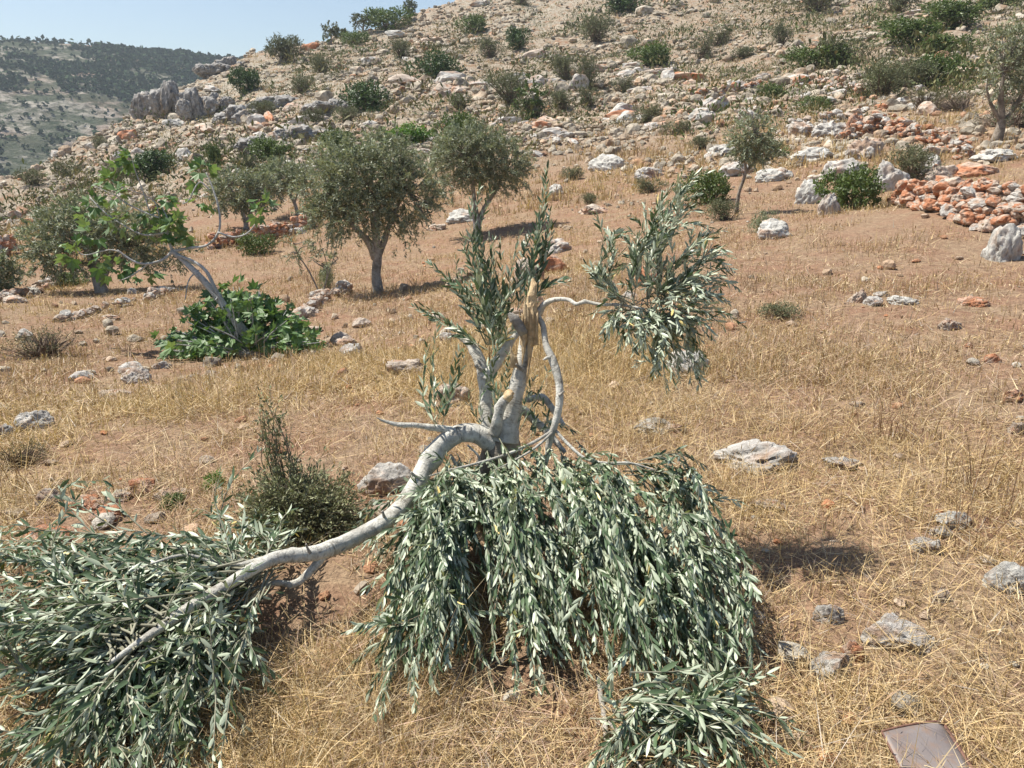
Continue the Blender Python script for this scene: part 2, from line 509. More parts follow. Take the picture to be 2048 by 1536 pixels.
def ground_z(x, y):
    x = np.asarray(x, float); y = np.asarray(y, float)
    r = np.hypot(x, y)
    zb = zbase(x, y)
    far = sstep(20, 45, r)
    z = zb + 0.035 * fbm(x * 0.8, y * 0.8, None, 3, 3) + 0.02 * fbm(x * 3.1, y * 3.1, None, 3, 5)
    z = z + sstep(7, 16, r) * 0.10 * fbm(x * 0.3, y * 0.3, None, 3, 4)
    h = zb / 1.1 + 0.9 * fbm(x * 0.07, y * 0.07, None, 3, 9) + 0.35 * fbm(x * 0.35, y * 0.35, None, 3, 8)
    fr = h - np.floor(h)
    led = sstep(0.55, 0.95, fr) - fr
    z = z + far * (0.55 * led + 0.45 * fbm(x * 0.25, y * 0.25, None, 4, 6) + 0.22 * np.abs(fbm(x * 0.9, y * 0.9, None, 3, 7)))
    return z


def hit(px, py):
    """where the view ray through a photo pixel meets the ground"""
    v = P(px, py, 1.0) - EYE
    t = np.geomspace(1.0, 140, 900)
    p = EYE + t[:, None] * v
    b = p[:, 2] < ground_z(p[:, 0], p[:, 1])
    if not b.any():
        q = EYE + 95.0 * v
        return np.array([q[0], q[1], float(ground_z(q[0], q[1]))])
    i = int(np.argmax(b)); a, c = t[max(i - 1, 0)], t[i]
    for _ in range(18):
        mdl = 0.5 * (a + c); q = EYE + mdl * v
        if q[2] < ground_z(q[0], q[1]):
            c = mdl
        else:
            a = mdl
    q = EYE + c * v
    return np.array([q[0], q[1], float(ground_z(q[0], q[1]))])


def stony_weight(x, y):
    r = np.hypot(x, y)
    a = sstep(24, 42, r)
    return a * (0.75 + 0.25 * sstep(-0.3, 0.4, fbm(x * 0.05, y * 0.05, None, 2, 21))) * (1 - 0.30 * sstep(0.0, 0.35, np.arctan2(x, y)) * sstep(95, 60, r))


def build_ground():
    az = np.concatenate([np.linspace(-math.pi, -0.95, 34)[:-1], np.linspace(-0.95, 0.95, 360), np.linspace(0.95, math.pi, 34)[1:-1]])
    r = np.concatenate([[0.4], np.geomspace(0.8, 175, 370)])
    A, R = np.meshgrid(az, r)
    x = R * np.sin(A); y = R * np.cos(A)
    z = ground_z(x.ravel(), y.ravel())
    V = np.stack([x.ravel(), y.ravel(), z], -1)
    n, k = len(r), len(az)
    i = np.arange(n - 1)[:, None]; j = np.arange(k)[None]; j2 = (j + 1) % k
    q = np.stack([i * k + j, (i + 1) * k + j, (i + 1) * k + j2, i * k + j2], -1).reshape(-1, 4)[:, ::-1]
    V = np.vstack([V, [0, 0, float(ground_z(0, 0))]])
    tri = np.stack([np.full(k, n * k), np.arange(k), (np.arange(k) + 1) % k], -1)[:, ::-1]
    w = stony_weight(V[:, 0], V[:, 1])
    me = make_mesh("ground", V, [q, tri], [M["ground"]], None, np.stack([w, w, w], -1), None, True)
    link("ground", me, kind="structure")


build_ground()


# far hill across the valley
def far_z(x, y):
    r = np.hypot(x, y); az = np.arctan2(x, y)
    R = 640 + 60 * np.sin(az * 3.0)
    top = np.interp(az, [-1.0, -0.60, -0.544, -0.42, -0.28, -0.2, 0.2, 1.0], [0.108, 0.099, 0.094, 0.086, 0.076, 0.070, 0.05, 0.04]) * R
    lo = -58.0
    t = np.clip((r - 190) / (R - 190), 0, 1)
    z = lo + (top - lo) * (0.35 * t + 0.65 * sstep(0.0, 1.0, t))
    z = z - np.maximum(r - R, 0) * 0.12
    return z + 6 * fbm(x * 0.008, y * 0.008, None, 4, 31) * sstep(200, 320, r) + 1.5 * fbm(x * 0.05, y * 0.05, None, 3, 33)


def far_material():
    m, N, K, B = mat("far_hillside")
    g = N.new("ShaderNodeNewGeometry"); pos = g.outputs["Position"]
    mp = N.new("ShaderNodeMapping"); mp.inputs["Scale"].default_value = (1, 1, 3.2); K.new(pos, mp.inputs[0])
    a = noise(N, K, mp.outputs[0], 0.045, 8, 0.72); b = noise(N, K, pos, 0.25, 5, 0.7); c2 = noise(N, K, pos, 0.012, 3, 0.5)
    rock = ramp(N, [(0.38, (0.10, 0.095, 0.07)), (0.64, (0.40, 0.365, 0.31))]); K.new(b.outputs[0], rock.inputs[0])
    dry = ramp(N, [(0.35, (0.19, 0.12, 0.09)), (0.65, (0.42, 0.31, 0.25))]); K.new(b.outputs[0], dry.inputs[0])
    f = ramp(N, [(0.50, (0, 0, 0)), (0.60, (1, 1, 1))]); K.new(c2.outputs[0], f.inputs[0])
    c = mix(N, K, f.outputs[0], rock.outputs[0], dry.outputs[0])
    gm = ramp(N, [(0.44, (0, 0, 0)), (0.52, (1, 1, 1))]); K.new(a.outputs[0], gm.inputs[0])
    c = mix(N, K, math_n(N, K, 'MULTIPLY', gm.outputs[0], 0.8), c, (0.035, 0.052, 0.026))
    K.new(c, B.inputs["Base Color"]); B.inputs["Roughness"].default_value = 1.0; B.inputs["Specular IOR Level"].default_value = 0.0
    bump(N, K, B, b.outputs[0], 1.0, 2.0)
    return m


def build_far_hill():
    az = np.concatenate([np.linspace(-math.pi, -0.8, 40)[:-1], np.linspace(-0.8, 0.1, 260), np.linspace(0.1, math.pi, 60)[1:-1]])
    r = np.linspace(120, 1000, 130)
    A, R = np.meshgrid(az, r); x = R * np.sin(A); y = R * np.cos(A)
    z = far_z(x.ravel(), y.ravel()) - 14 * sstep(210, 150, R.ravel())
    n, k = len(r), len(az)
    i = np.arange(n - 1)[:, None]; j = np.arange(k)[None]; j2 = (j + 1) % k
    q = np.stack([i * k + j, (i + 1) * k + j, (i + 1) * k + j2, i * k + j2], -1).reshape(-1, 4)[:, ::-1]
    link("far_hill", make_mesh("far_hill", np.stack([x.ravel(), y.ravel(), z], -1), [q], [far_material()], None, None, None, True), kind="structure")
    # the scrub wood on it: one mass
    n = 44000
    a = rng.uniform(-0.72, -0.12, n); rr = np.sqrt(rng.uniform(190 ** 2, 690 ** 2, n))
    x = rr * np.sin(a); y = rr * np.cos(a)
    d = fbm(x * 0.014, y * 0.014, None, 4, 41) + 0.35 * fbm(x * 0.06, y * 0.06, None, 2, 42)
    bare = (np.abs(rr - 385 - 50 * fbm(x * 0.01, y * 0.01, None, 2, 44)) < 45)
    keep = (d > -0.20 + 0.42 * bare) | (rng.random(n) < 0.10)
    x, y, rr = x[keep], y[keep], rr[keep]
    n = len(x); z = far_z(x, y)
    Q = 4
    sz = rng.uniform(0.8, 2.1, n) * (1 + 0.5 * (rr > 560))
    c = np.repeat(np.stack([x, y, z + sz * 0.55], -1), Q, 0)
    s = np.repeat(sz, Q)[:, None]
    off = rng.normal(0, 1, (n * Q, 3)); off = norm(off) * rng.uniform(0.25, 1, (n * Q, 1)) * np.array([1, 1, 0.75])
    dr = norm(rng.normal(0, 1, (n * Q, 3))); nr = norm(off + 0.5 * rng.normal(0, 1, off.shape) + [0, 0, .3])
    V, F = leaf_geo(c + off * s - dr * s * 0.55, dr, nr, (1.1 * s)[:, 0], (1.0 * s)[:, 0], np.zeros(n * Q), False, 0)
    t = np.repeat(rng.uniform(0.65, 1.2, n), Q * 4)[:, None] * np.ones(3)
    me = make_mesh("far_scrub_woodland", V, [F], [M["far_green"]], None, t)
    link("far_scrub_woodland", me, kind="stuff")


build_far_hill()

# haze over the valley
hz, N_, K_, B_ = mat("valley_haze")
N_.remove(B_)
pv = N_.new("ShaderNodeVolumePrincipled")
pv.inputs["Color"].default_value = (0.80, 0.90, 1.0, 1)
pv.inputs["Density"].default_value = 0.00034
pv.inputs["Anisotropy"].default_value = 0.2
K_.new(pv.outputs[0], N_["Material Output"].inputs["Volume"])
bx = np.array([[sx, sy, sz] for sz in (-140, 150) for sy in (-1050, 1050) for sx in (-1050, 1050)], float)
bf = np.array([(0, 2, 3, 1), (4, 5, 7, 6), (0, 1, 5, 4), (2, 6, 7, 3), (0, 4, 6, 2), (1, 3, 7, 5)])
link("haze", make_mesh("haze", bx, [bf], [hz]), kind="stuff")
# ------------------------------------------------------------------ rocks
import bmesh


def ico(sub):
    b = bmesh.new(); bmesh.ops.create_icosphere(b, subdivisions=sub, radius=1.0)
    V = np.array([v.co[:] for v in b.verts]); F = np.array([[v.index for v in f.verts] for f in b.faces]); b.free()
    return V, F


ICO = {k: ico(k) for k in (1, 2, 3, 4, 5)}


def rock_geo(sub, seed, planes=9, rough=0.16, slab=False, pits=0.0):
    r = np.random.default_rng(seed)
    V, F = ICO[sub]; V = V.copy()
    nrm = norm(r.normal(0, 1, (planes, 3)) * ([1, 1, 1.6] if slab else [1, 1, 1])); dd = r.uniform(0.55, 0.85, planes)
    for n, d in zip(nrm, dd):
        e = V @ n - d
        V = V - np.maximum(e, 0)[:, None] * n * 0.92
    D = norm(V)
    f = fbm(D[:, 0] * 1.7 + seed, D[:, 1] * 1.7, D[:, 2] * 1.7, 3, seed)
    V = V * (1 + rough * 1.6 * f)[:, None]
    if sub >= 3:
        g = fbm(D[:, 0] * 5 + seed, D[:, 1] * 5, D[:, 2] * 5, 4, seed + 5)
        V = V * (1 + 0.10 * g - 0.10 * np.maximum(0, np.abs(g) * -1 + 0.12) / 0.12)[:, None]
        if pits:
            h = fbm(D[:, 0] * 3.4 + seed, D[:, 1] * 3.4, D[:, 2] * 3.4, 2, seed + 9)
            V = V * (1 - pits * sstep(0.15, 0.4, h))[:, None]
    lo, hi = V.min(0), V.max(0)
    return (V - (lo + hi) / 2) / (hi - lo), F


def rock_mesh(sub, seed, m, **k):
    V, F = rock_geo(sub, seed, **k)
    return make_mesh("rock", V, [F], [M[m]], None, None, None, sub >= 4)


ROCK_BIG = {k: [rock_mesh(5, 100 + 7 * i + hash_k, "rock_" + k, planes=6 + 2 * i, rough=0.16 + 0.02 * i, slab=i % 2 == 0, pits=0.10 * (i % 3)) for i in range(6)]
            for hash_k, k in ((0, "g"), (50, "w"), (90, "p"), (130, "o"))}
CRAG = [rock_mesh(5, 160 + 7 * i, "rock_crag", planes=10 + i, rough=0.2, pits=0.12) for i in range(4)]
ROCK_MED = {k: [rock_mesh(3, 300 + 11 * i + hash_k, "rock_" + k, planes=8 + i % 4, rough=0.15, slab=i % 2 == 0) for i in range(10)]
            for hash_k, k in ((0, "g"), (50, "w"), (90, "p"), (130, "o"))}


def put_rock(name, px, py, w, h, kind, label, group=None, big=True, sink=0.44, turn=None, cat="rock"):
    q = hit(px, py)
    dep = (q - EYE) @ FWD
    wm, hm = w * dep / FPX, h * dep / FPX
    me = (ROCK_BIG if big else ROCK_MED)[kind]
    o = bpy.data.objects.new(name, me[rng.integers(len(me))]); COL.objects.link(o)
    dm = wm * rng.uniform(0.65, 0.85)
    hh = max(hm * 0.95 - dm * 0.18, hm * 0.6)
    o.scale = (wm * 1.04, dm, hh / (1 - sink))
    o.rotation_euler = (rng.uniform(-.1, .1), rng.uniform(-.12, .12), rng.uniform(-0.35, 0.35) + (math.pi if rng.random() < .5 else 0))
    o.location = (q[0], q[1] + dm * 0.42, float(ground_z(q[0], q[1] + dm * 0.42)) + hh / (1 - sink) * (0.5 - sink))
    tag(o, label, cat, group)
    ROCKS.append((o.location.x, o.location.y, max(wm, dm) * 0.42, hh))
    return o


ROCKS = []
NAMED = [
    (52, 862, 78, 62, "g", "low grey pitted limestone boulder in dry grass at the edge of the dark thorn patch"),
    (4, 880, 40, 46, "w", "pale boulder cut by the picture edge beside the grey pitted boulder"),
    (262, 768, 62, 40, "g", "grey knobbly limestone boulder in the row below the leafy fig base"),
    (318, 738, 46, 22, "g", "small grey stone between the knobbly boulder and the fig base"),
    (228, 800, 90, 28, "p", "long low pinkish ledge stone half buried below the grey knobbly boulder"),
    (165, 812, 66, 20, "p", "flat pinkish stone sunk in grass at the end of the low ledge"),
    (686, 757, 33, 28, "o", "small square red stone alone in the grass beside the fig base"),
    (815, 752, 90, 44, "p", "pale pink slab half buried behind the upright olive shoots"),
    (905, 812, 80, 66, "p", "broken pinkish rubble block seen behind the pruned olive limb"),
    (770, 990, 120, 92, "g", "large pocked grey boulder behind the bent white olive limb"),
    (775, 1042, 84, 50, "p", "pinkish stone lying against the foot of the pocked boulder"),
    (690, 1048, 46, 32, "o", "rusty stone between the thorny cushion and the bent limb"),
    (1520, 948, 175, 76, "g", "large low grey boulder with dark hollow edge beside the hanging olive leaves"),
    (1698, 942, 84, 36, "g", "low grey stone in the grass next to the large hollow boulder"),
    (1302, 868, 76, 30, "w", "flat pale stone in the open grass behind the thin bare twigs"),
    (1352, 866, 44, 26, "p", "small pink stone touching the flat pale stone"),
    (1384, 752, 96, 66, "w", "pale whitish boulder half hidden by the drooping silver spray"),
    (1820, 610, 70, 24, "w", "white flat stone in the middle of the dry field"),
    (1722, 606, 42, 34, "p", "upright pink and grey stone beside the white flat stone"),
    (1768, 594, 34, 16, "g", "little grey stone between the pink upright and the white flat stone"),
    (1958, 614, 56, 28, "o", "orange low stone in the field below the white block boulder"),
    (1908, 660, 46, 28, "p", "rounded buff stone in the field under the orange low stone"),
    (1990, 726, 34, 24, "o", "small dark orange stone on the grey brown field"),
    (1944, 696, 22, 14, "o", "tiny red stone next to the dark orange stone"),
    (2034, 806, 44, 40, "o", "orange stone at the picture edge on the grey brown field"),
    (2036, 870, 30, 36, "p", "pink stone at the picture edge under the orange one"),
    (1722, 816, 36, 20, "p", "small pink stone in the grass of the open field"),
    (1920, 1058, 80, 46, "w", "white stone at the top of the short chain of three stones"),
    (1888, 1078, 44, 34, "g", "middle grey stone of the short chain of three stones"),
    (1862, 1110, 56, 46, "g", "lowest grey stone of the short chain of three stones"),
    (1664, 1250, 62, 56, "g", "speckled grey stone above the orange stone in the golden grass"),
    (1812, 1305, 150, 76, "g", "broad smooth grey rock lying flat in golden grass"),
    (1712, 1325, 44, 56, "o", "orange stone wedged between the broad grey rock and the cracked one"),
    (1674, 1366, 84, 84, "g", "cracked grey rock below the orange stone in golden grass"),
    (1655, 1400, 22, 16, "o", "tiny red stone under the cracked grey rock"),
    (2030, 1190, 90, 82, "w", "white and orange boulder cut by the picture edge in golden grass"),
    (1890, 1205, 44, 34, "p", "pinkish stone showing through brushwood near the white and orange boulder"),
    (2022, 522, 74, 86, "w", "bluish white block boulder at the foot of the orange stone wall"),
    (1545, 1022, 70, 28, "p", "flat stone nearly covered by grass beyond the hollow grey boulder"),
    (1290, 565, 66, 40, "o", "red orange stone seen through the silver olive spray"),
    (1112, 508, 66, 40, "g", "grey capped stone behind the tall olive shoots"),
    (1102, 546, 72, 44, "o", "orange block under the grey capped stone"),
    (1060, 566, 62, 60, "p", "pink block seen between the tall olive shoots"),
    (1050, 640, 80, 30, "p", "low pink stone behind the splintered stump top"),
    (1552, 478, 76, 50, "w", "white domed boulder with an olive seedling at its side"),
    (1630, 408, 70, 54, "w", "pale rounded boulder touching the bush among boulders"),
    (1662, 428, 44, 44, "g", "grey leaning slab in front of the bush among boulders"),
    (1692, 358, 76, 44, "g", "pale jagged boulder rising behind the bush among boulders"),
    (1788, 382, 66, 64, "g", "grey grooved boulder beside the bush among boulders"),
    (1866, 348, 44, 40, "w", "pointed pale stone near the upper end of the orange wall"),
    (1965, 352, 96, 34, "o", "big orange slab lying on top of the tumbled wall"),
    (1890, 360, 54, 36, "p", "pinkish block at the upper end of the tumbled wall"),
    (2010, 322, 80, 30, "w", "long white stone above the big orange slab"),
    (1556, 362, 72, 30, "w", "long pale stone lying beside the young forked olive"),
    (1478, 352, 66, 32, "g", "grey stone behind the young forked olive trunk"),
    (1452, 312, 66, 30, "w", "pale oval stone above the young forked olive"),
    (1634, 322, 84, 34, "w", "low white stone with a dark hole on the terrace"),
    (1733, 318, 60, 46, "g", "tall pale stone on the terrace above the bush among boulders"),
    (1668, 276, 66, 40, "g", "grooved grey rock under the upper stone wall"),
    (1610, 275, 50, 34, "g", "grey rock next to the grooved rock under the upper wall"),
    (1715, 268, 40, 44, "o", "rusty standing stone under the upper wall"),
    (1440, 222, 42, 26, "g", "grey boulder below the brown stone wall"),
    (1410, 248, 56, 30, "w", "slanting pale rock below the brown stone wall"),
    (1218, 340, 70, 36, "w", "white cragged rock on the slope above the second olive"),
    (1300, 358, 52, 26, "g", "grey rock with a rusty side on the open slope"),
    (1192, 428, 56, 24, "p", "flat pink stone on the slope beyond the tall shoots"),
    (1112, 390, 30, 24, "w", "single white stone beside the second olive crown"),
    (920, 446, 60, 34, "w", "pale stone at the foot of the second olive"),
    (870, 462, 40, 18, "p", "flat pink stone in the grass between the two middle olives"),
    (160, 1022, 80, 40, "o", "orange stone above the fallen leaves in the heap corner"),
    (92, 1018, 54, 54, "g", "grey stone leaning on orange rock behind the fallen leaves"),
    (200, 1048, 70, 46, "o", "rough rusty rock between arching fallen olive tips"),
    (278, 990, 60, 42, "o", "orange flat topped stone near the thorny cushion"),
    (230, 1004, 50, 26, "p", "buff stone beside the orange flat topped stone"),
    (330, 1000, 70, 30, "p", "dusty stone in front of the thorny cushion"),
    (18, 1040, 60, 30, "p", "pink stone at the picture edge behind the fallen leaves"),
    (76, 1100, 110, 60, "o", "dark rusty rock almost buried under fallen leaves"),
    (446, 1424, 54, 48, "o", "rust brown stone at the dark foot of the fallen leafy limb"),
    (590, 470, 44, 20, "w", "white stone by the thin sapling"),
    (636, 600, 46, 26, "g", "grey stone at the foot of the thin sapling"),
    (678, 590, 44, 22, "p", "pink stone next to the thin sapling foot"),
    (605, 628, 56, 20, "p", "flat pale stone in the row running to the fig base"),
    (575, 652, 52, 22, "p", "long flat stone in the row beside the fig base"),
    (262, 588, 24, 16, "w", "small white stone in the shade of the far olive"),
    (215, 640, 40, 16, "p", "flat pale stone in the terrace row under the far olive"),
    (120, 642, 50, 18, "p", "long flat stone in the terrace row near the dark scrub"),
    (90, 578, 46, 26, "p", "pinkish stone topping the terrace row by the green patch"),
    (60, 590, 40, 22, "g", "grey stone in the terrace row by the green patch"),
    (20, 606, 56, 20, "p", "flat pink stone at the start of the terrace row"),
    (330, 585, 56, 16, "w", "bleached flat stone under the fig branches"),
    (820, 1515, 40, 22, "o", "small rust stone on the trampled straw"),
    (690, 1536, 50, 26, "o", "flat rust stone at the bottom edge of the straw"),
]
NAMED_PROMINENT = NAMED
for (px, py, w, h, k, lab) in NAMED:
    if py > 800:
        h *= .82
    if py < 440:
        w, h = w * 1.12, h * 1.15
    put_rock("rock", px, py, w, h, k, lab)

# the weathered crag on the ridge: five masses of cracked rock
for (px, py, w, h, lab) in [(300, 238, 56, 62, "cracked grey crag face at the tip of the ridge above the valley"),
                            (345, 232, 64, 74, "tallest cracked crag block on the ridge tip"),
                            (392, 236, 56, 60, "ochre streaked crag block in the middle of the ridge crag"),
                            (432, 226, 54, 54, "grey crag block at the uphill end of the ridge crag"),
                            (478, 250, 90, 44, "long tilted grey outcrop downhill of the ridge crag"),
                            (545, 222, 90, 36, "rough grey outcrop between two bushes on the ridge flank"),
                            (605, 285, 95, 36, "broad grey outcrop low on the stony ridge flank"),
                            (520, 300, 80, 32, "pitted grey outcrop uphill of the broad green bush"),
                            (655, 225, 80, 32, "grey outcrop beside the dark green bush on the ridge flank"),
                            (425, 150, 60, 34, "low grey outcrop crowning the ridge above the crag"),
                            (455, 136, 44, 24, "small grey outcrop on the ridge skyline")]:
    q = hit(px, py); dep = (q - EYE) @ FWD; wm, hm = w * dep / FPX, h * dep / FPX
    t = thing("rock_outcrop", lab, "rock outcrop", q, "cracked outcrops on the ridge")
    for k in range(4):
        m = CRAG[rng.integers(4)]
        o = link("rock_face", m, t)
        a = (k - 1.5) / 1.5
        hk = hm * rng.uniform(0.75, 1.15) * (1 - 0.25 * abs(a))
        o.scale = (wm * rng.uniform(0.5, 0.8), wm * rng.uniform(0.6, 0.9), hk * 1.15)
        o.location = (a * wm * 0.42, rng.uniform(0.1, 0.5) * wm, hk * 0.36)
        o.rotation_euler = (rng.uniform(-.15, .15), rng.uniform(-.15, .15), rng.uniform(-.5, .5))

# ------------------------------------------------------------------ dry stone walls: every stone a part
WALL_ST = {k: ROCK_MED[k] for k in "gwpo"}


def stone_wall(name, line, n, sw, height, kinds, label, spread=1.0, cat="stone wall"):
    """line: photo pixels along the foot of the wall"""
    pts = np.array([hit(*p) for p in line])
    t = thing(name, label, cat, pts[0], "dry stone walls on the slope")
    t["kind"] = "thing"
    c = catmull(pts, 60)
    for k in range(n):
        u = rng.random(); i = min(int(u * 59), 58); p = c[i] + (c[i + 1] - c[i]) * (u * 59 - i)
        dep = (p - EYE) @ FWD
        s = sw * dep / FPX * rng.uniform(0.55, 1.35)
        tg = c[i + 1] - c[i]; a = math.atan2(tg[1], tg[0]); nx, ny = -math.sin(a), math.cos(a)
        lev = rng.random() ** 1.3 * height * dep / FPX
        off = rng.normal(0, 0.30) * spread * height * dep / FPX * (1 - 0.5 * lev / (height * dep / FPX + 1e-6))
        x, y = p[0] + nx * off, p[1] + ny * off
        kd = kinds[rng.integers(len(kinds))]
        o = link("stone", WALL_ST[kd][rng.integers(10)], t)
        o.scale = (s * rng.uniform(0.8, 1.3), s * rng.uniform(0.7, 1.0), s * rng.uniform(0.45, 0.8))
        o.rotation_euler = (rng.uniform(-.3, .3), rng.uniform(-.3, .3), a + rng.uniform(-.7, .7))
        o.location = (x - pts[0][0], y - pts[0][1], float(ground_z(x, y)) + lev * (1 - abs(off) / (spread * height * dep / FPX + 1e-6)) - pts[0][2] + s * 0.12)
    for q in c[::6]:
        ROCKS.append((q[0], q[1], height * 0.5 * ((q - EYE) @ FWD) / FPX, 0.2))
    return t


stone_wall("stone_wall", [(1800, 408), (1860, 420), (1930, 440), (1990, 458), (2060, 470)], 240, 28, 52, "ooooppg", "tumbled orange dry stone wall ending at the bluish white boulder", 0.8)
stone_wall("stone_wall", [(1880, 395), (1960, 400), (2060, 410)], 110, 30, 34, "ooopg", "orange upper course of big blocks behind the tumbled wall", 0.6)
stone_wall("stone_wall", [(1690, 285), (1740, 268), (1790, 268), (1840, 285), (1900, 300), (1935, 318)], 170, 17, 34, "oopog", "rust coloured loose stone bank curving below the grey scrub", 1.1)
stone_wall("stone_wall", [(1590, 178), (1650, 178), (1700, 190), (1722, 204)], 80, 14, 26, "ppgo", "collapsed pink stone wall beside the grey bushes", 1.0)
stone_wall("stone_wall", [(1375, 198), (1430, 192), (1490, 186), (1520, 180)], 80, 12, 22, "ppog", "brown dry stone wall across the middle of the slope", 0.7)
stone_wall("stone_wall", [(415, 498), (470, 490), (540, 478), (600, 462), (625, 452)], 120, 16, 28, "ooop", "red dry stone terrace wall behind the fig tree", 0.6)
stone_wall("stone_wall", [(-30, 520), (10, 512), (28, 505)], 40, 20, 36, "oop", "short dark red stone heap at the picture edge", 0.7)
stone_wall("stone_wall", [(-10, 606), (60, 590), (110, 570)], 36, 20, 16, "ppg", "low pale terrace edging beside the small green patch", 0.7)
stone_wall("stone_wall", [(110, 645), (200, 625), (300, 598), (330, 588)], 44, 20, 12, "ppw", "low pale terrace edging running under the far olive", 0.6)
stone_wall("stone_wall", [(545, 665), (600, 640), (650, 606), (700, 578)], 44, 24, 18, "ppg", "low stone row running up from the fig base to the sapling", 0.6)
stone_wall("stone_wall", [(1560, 268), (1620, 250), (1680, 245), (1740, 232)], 46, 18, 18, "gwp", "grey stone edging under the curving rust bank", 1.0)

# ------------------------------------------------------------------ shrubs
def shrub_mesh(name, m, n, leaf, seed, upright=0.3, flat=1.0, twigs=30, wide=0.42, full=False, lobes=6):
    """a clump about 2 wide and 1.4 high, standing on z=0: leaves on short shoots spread through several lobes"""
    r = np.random.default_rng(seed)
    lc = np.stack([r.uniform(-.62, .62, lobes), r.uniform(-.62, .62, lobes), r.uniform(.25, .75, lobes)], -1)
    lr = r.uniform(.32, .55, lobes)
    ns = n // 9
    # many small leaves
    w = r.integers(0, lobes, ns)
    d = norm(r.normal(0, 1, (ns, 3)) + [0, 0, .25])
    base = lc[w] + d * (lr[w] * r.uniform(0.45, 1.0, ns) ** 0.6)[:, None]
    base[:, 2] = np.maximum(base[:, 2] * flat, 0.02)
    sd = norm(d + r.normal(0, .45, d.shape) + [0, 0, upright])
    u = r.uniform(0, 1, (ns, 9, 1))
    pos = base[:, None] + sd[:, None] * u * 0.30
    dr = norm(sd[:, None] * 0.7 + r.normal(0, .6, (ns, 9, 3)))
    pos, dr = pos.reshape(-1, 3), dr.reshape(-1, 3)
    nr = norm(np.repeat(d, 9, 0) * 0.6 + r.normal(0, .5, pos.shape) + [0, 0, .5])
    k = len(pos); L = leaf * r.uniform(.7, 1.3, k)
    V, F = leaf_geo(pos, dr, nr, L, L * wide, r.uniform(-.3, .2, k), full, 0.2)
    a = Acc()
    t = np.repeat(np.repeat(r.uniform(.7, 1.3, ns), 9) * r.uniform(.85, 1.15, k), len(LT) if full else 4)[:, None] * np.array([1, 1, .95])
    a.add(V, [F], t, None, 0)
    for i in range(twigs):
        e = base[r.integers(ns)]; s = np.array([r.normal(0, .1), r.normal(0, .1), -0.05])
        tube(a, [s, (s + e) / 2 + r.normal(0, .06, 3), e + (e - s) * 0.06], [0.022, 0.012, 0.005], 4, 5, 0, 1, (0.17, 0.13, 0.10), False)
    return a.mesh(name, [m, M["twig"]])


SH = {
    "d": [shrub_mesh("dark_bush", M["bush_dark"], 5200, 0.10, 50 + i, wide=.6) for i in range(4)],
    "g": [shrub_mesh("green_bush", M["bush_green"], 4800, 0.10, 60 + i, wide=.5) for i in range(4)],
    "l": [shrub_mesh("lime_bush", M["bush_lime"], 4200, 0.10, 70 + i, wide=.6) for i in range(2)],
    "y": [shrub_mesh("grey_bush", M["bush_grey"], 4200, 0.09, 80 + i, .6, wide=.35, twigs=70) for i in range(5)],
    "t": [shrub_mesh("thorn_bush", M["bush_thorn"], 2200, 0.07, 90 + i, .9, wide=.25, twigs=200) for i in range(3)],
    "o": [shrub_mesh("olive_bush", M["olive_far"], 2600, 0.13, 95 + i, .9, wide=.25, twigs=40) for i in range(3)],
}
BUSHES = []


def put_bush(px, py, w, h, kind, label, name=None, cat="bush"):
    if py < 300:
        w, h = w * 1.18, h * 1.15
    q = hit(px, py); dep = (q - EYE) @ FWD
    me = SH[kind][rng.integers(len(SH[kind]))]
    o = link(name or me.name.split(".")[0], me)
    wm, hm = w * dep / FPX, h * dep / FPX
    o.scale = (wm / 1.95, wm / 2.1, hm / 1.3)
    o.rotation_euler = (0, 0, rng.uniform(-.6, .6) + (math.pi if rng.random() < .5 else 0))
    o.location = (q[0], q[1] + wm * 0.25, float(ground_z(q[0], q[1] + wm * 0.25)) - 0.02)
    tag(o, label, cat)
    ROCKS.append((o.location.x, o.location.y, wm * 0.40, hm))
    BUSHES.append((o, px, py))
    return o


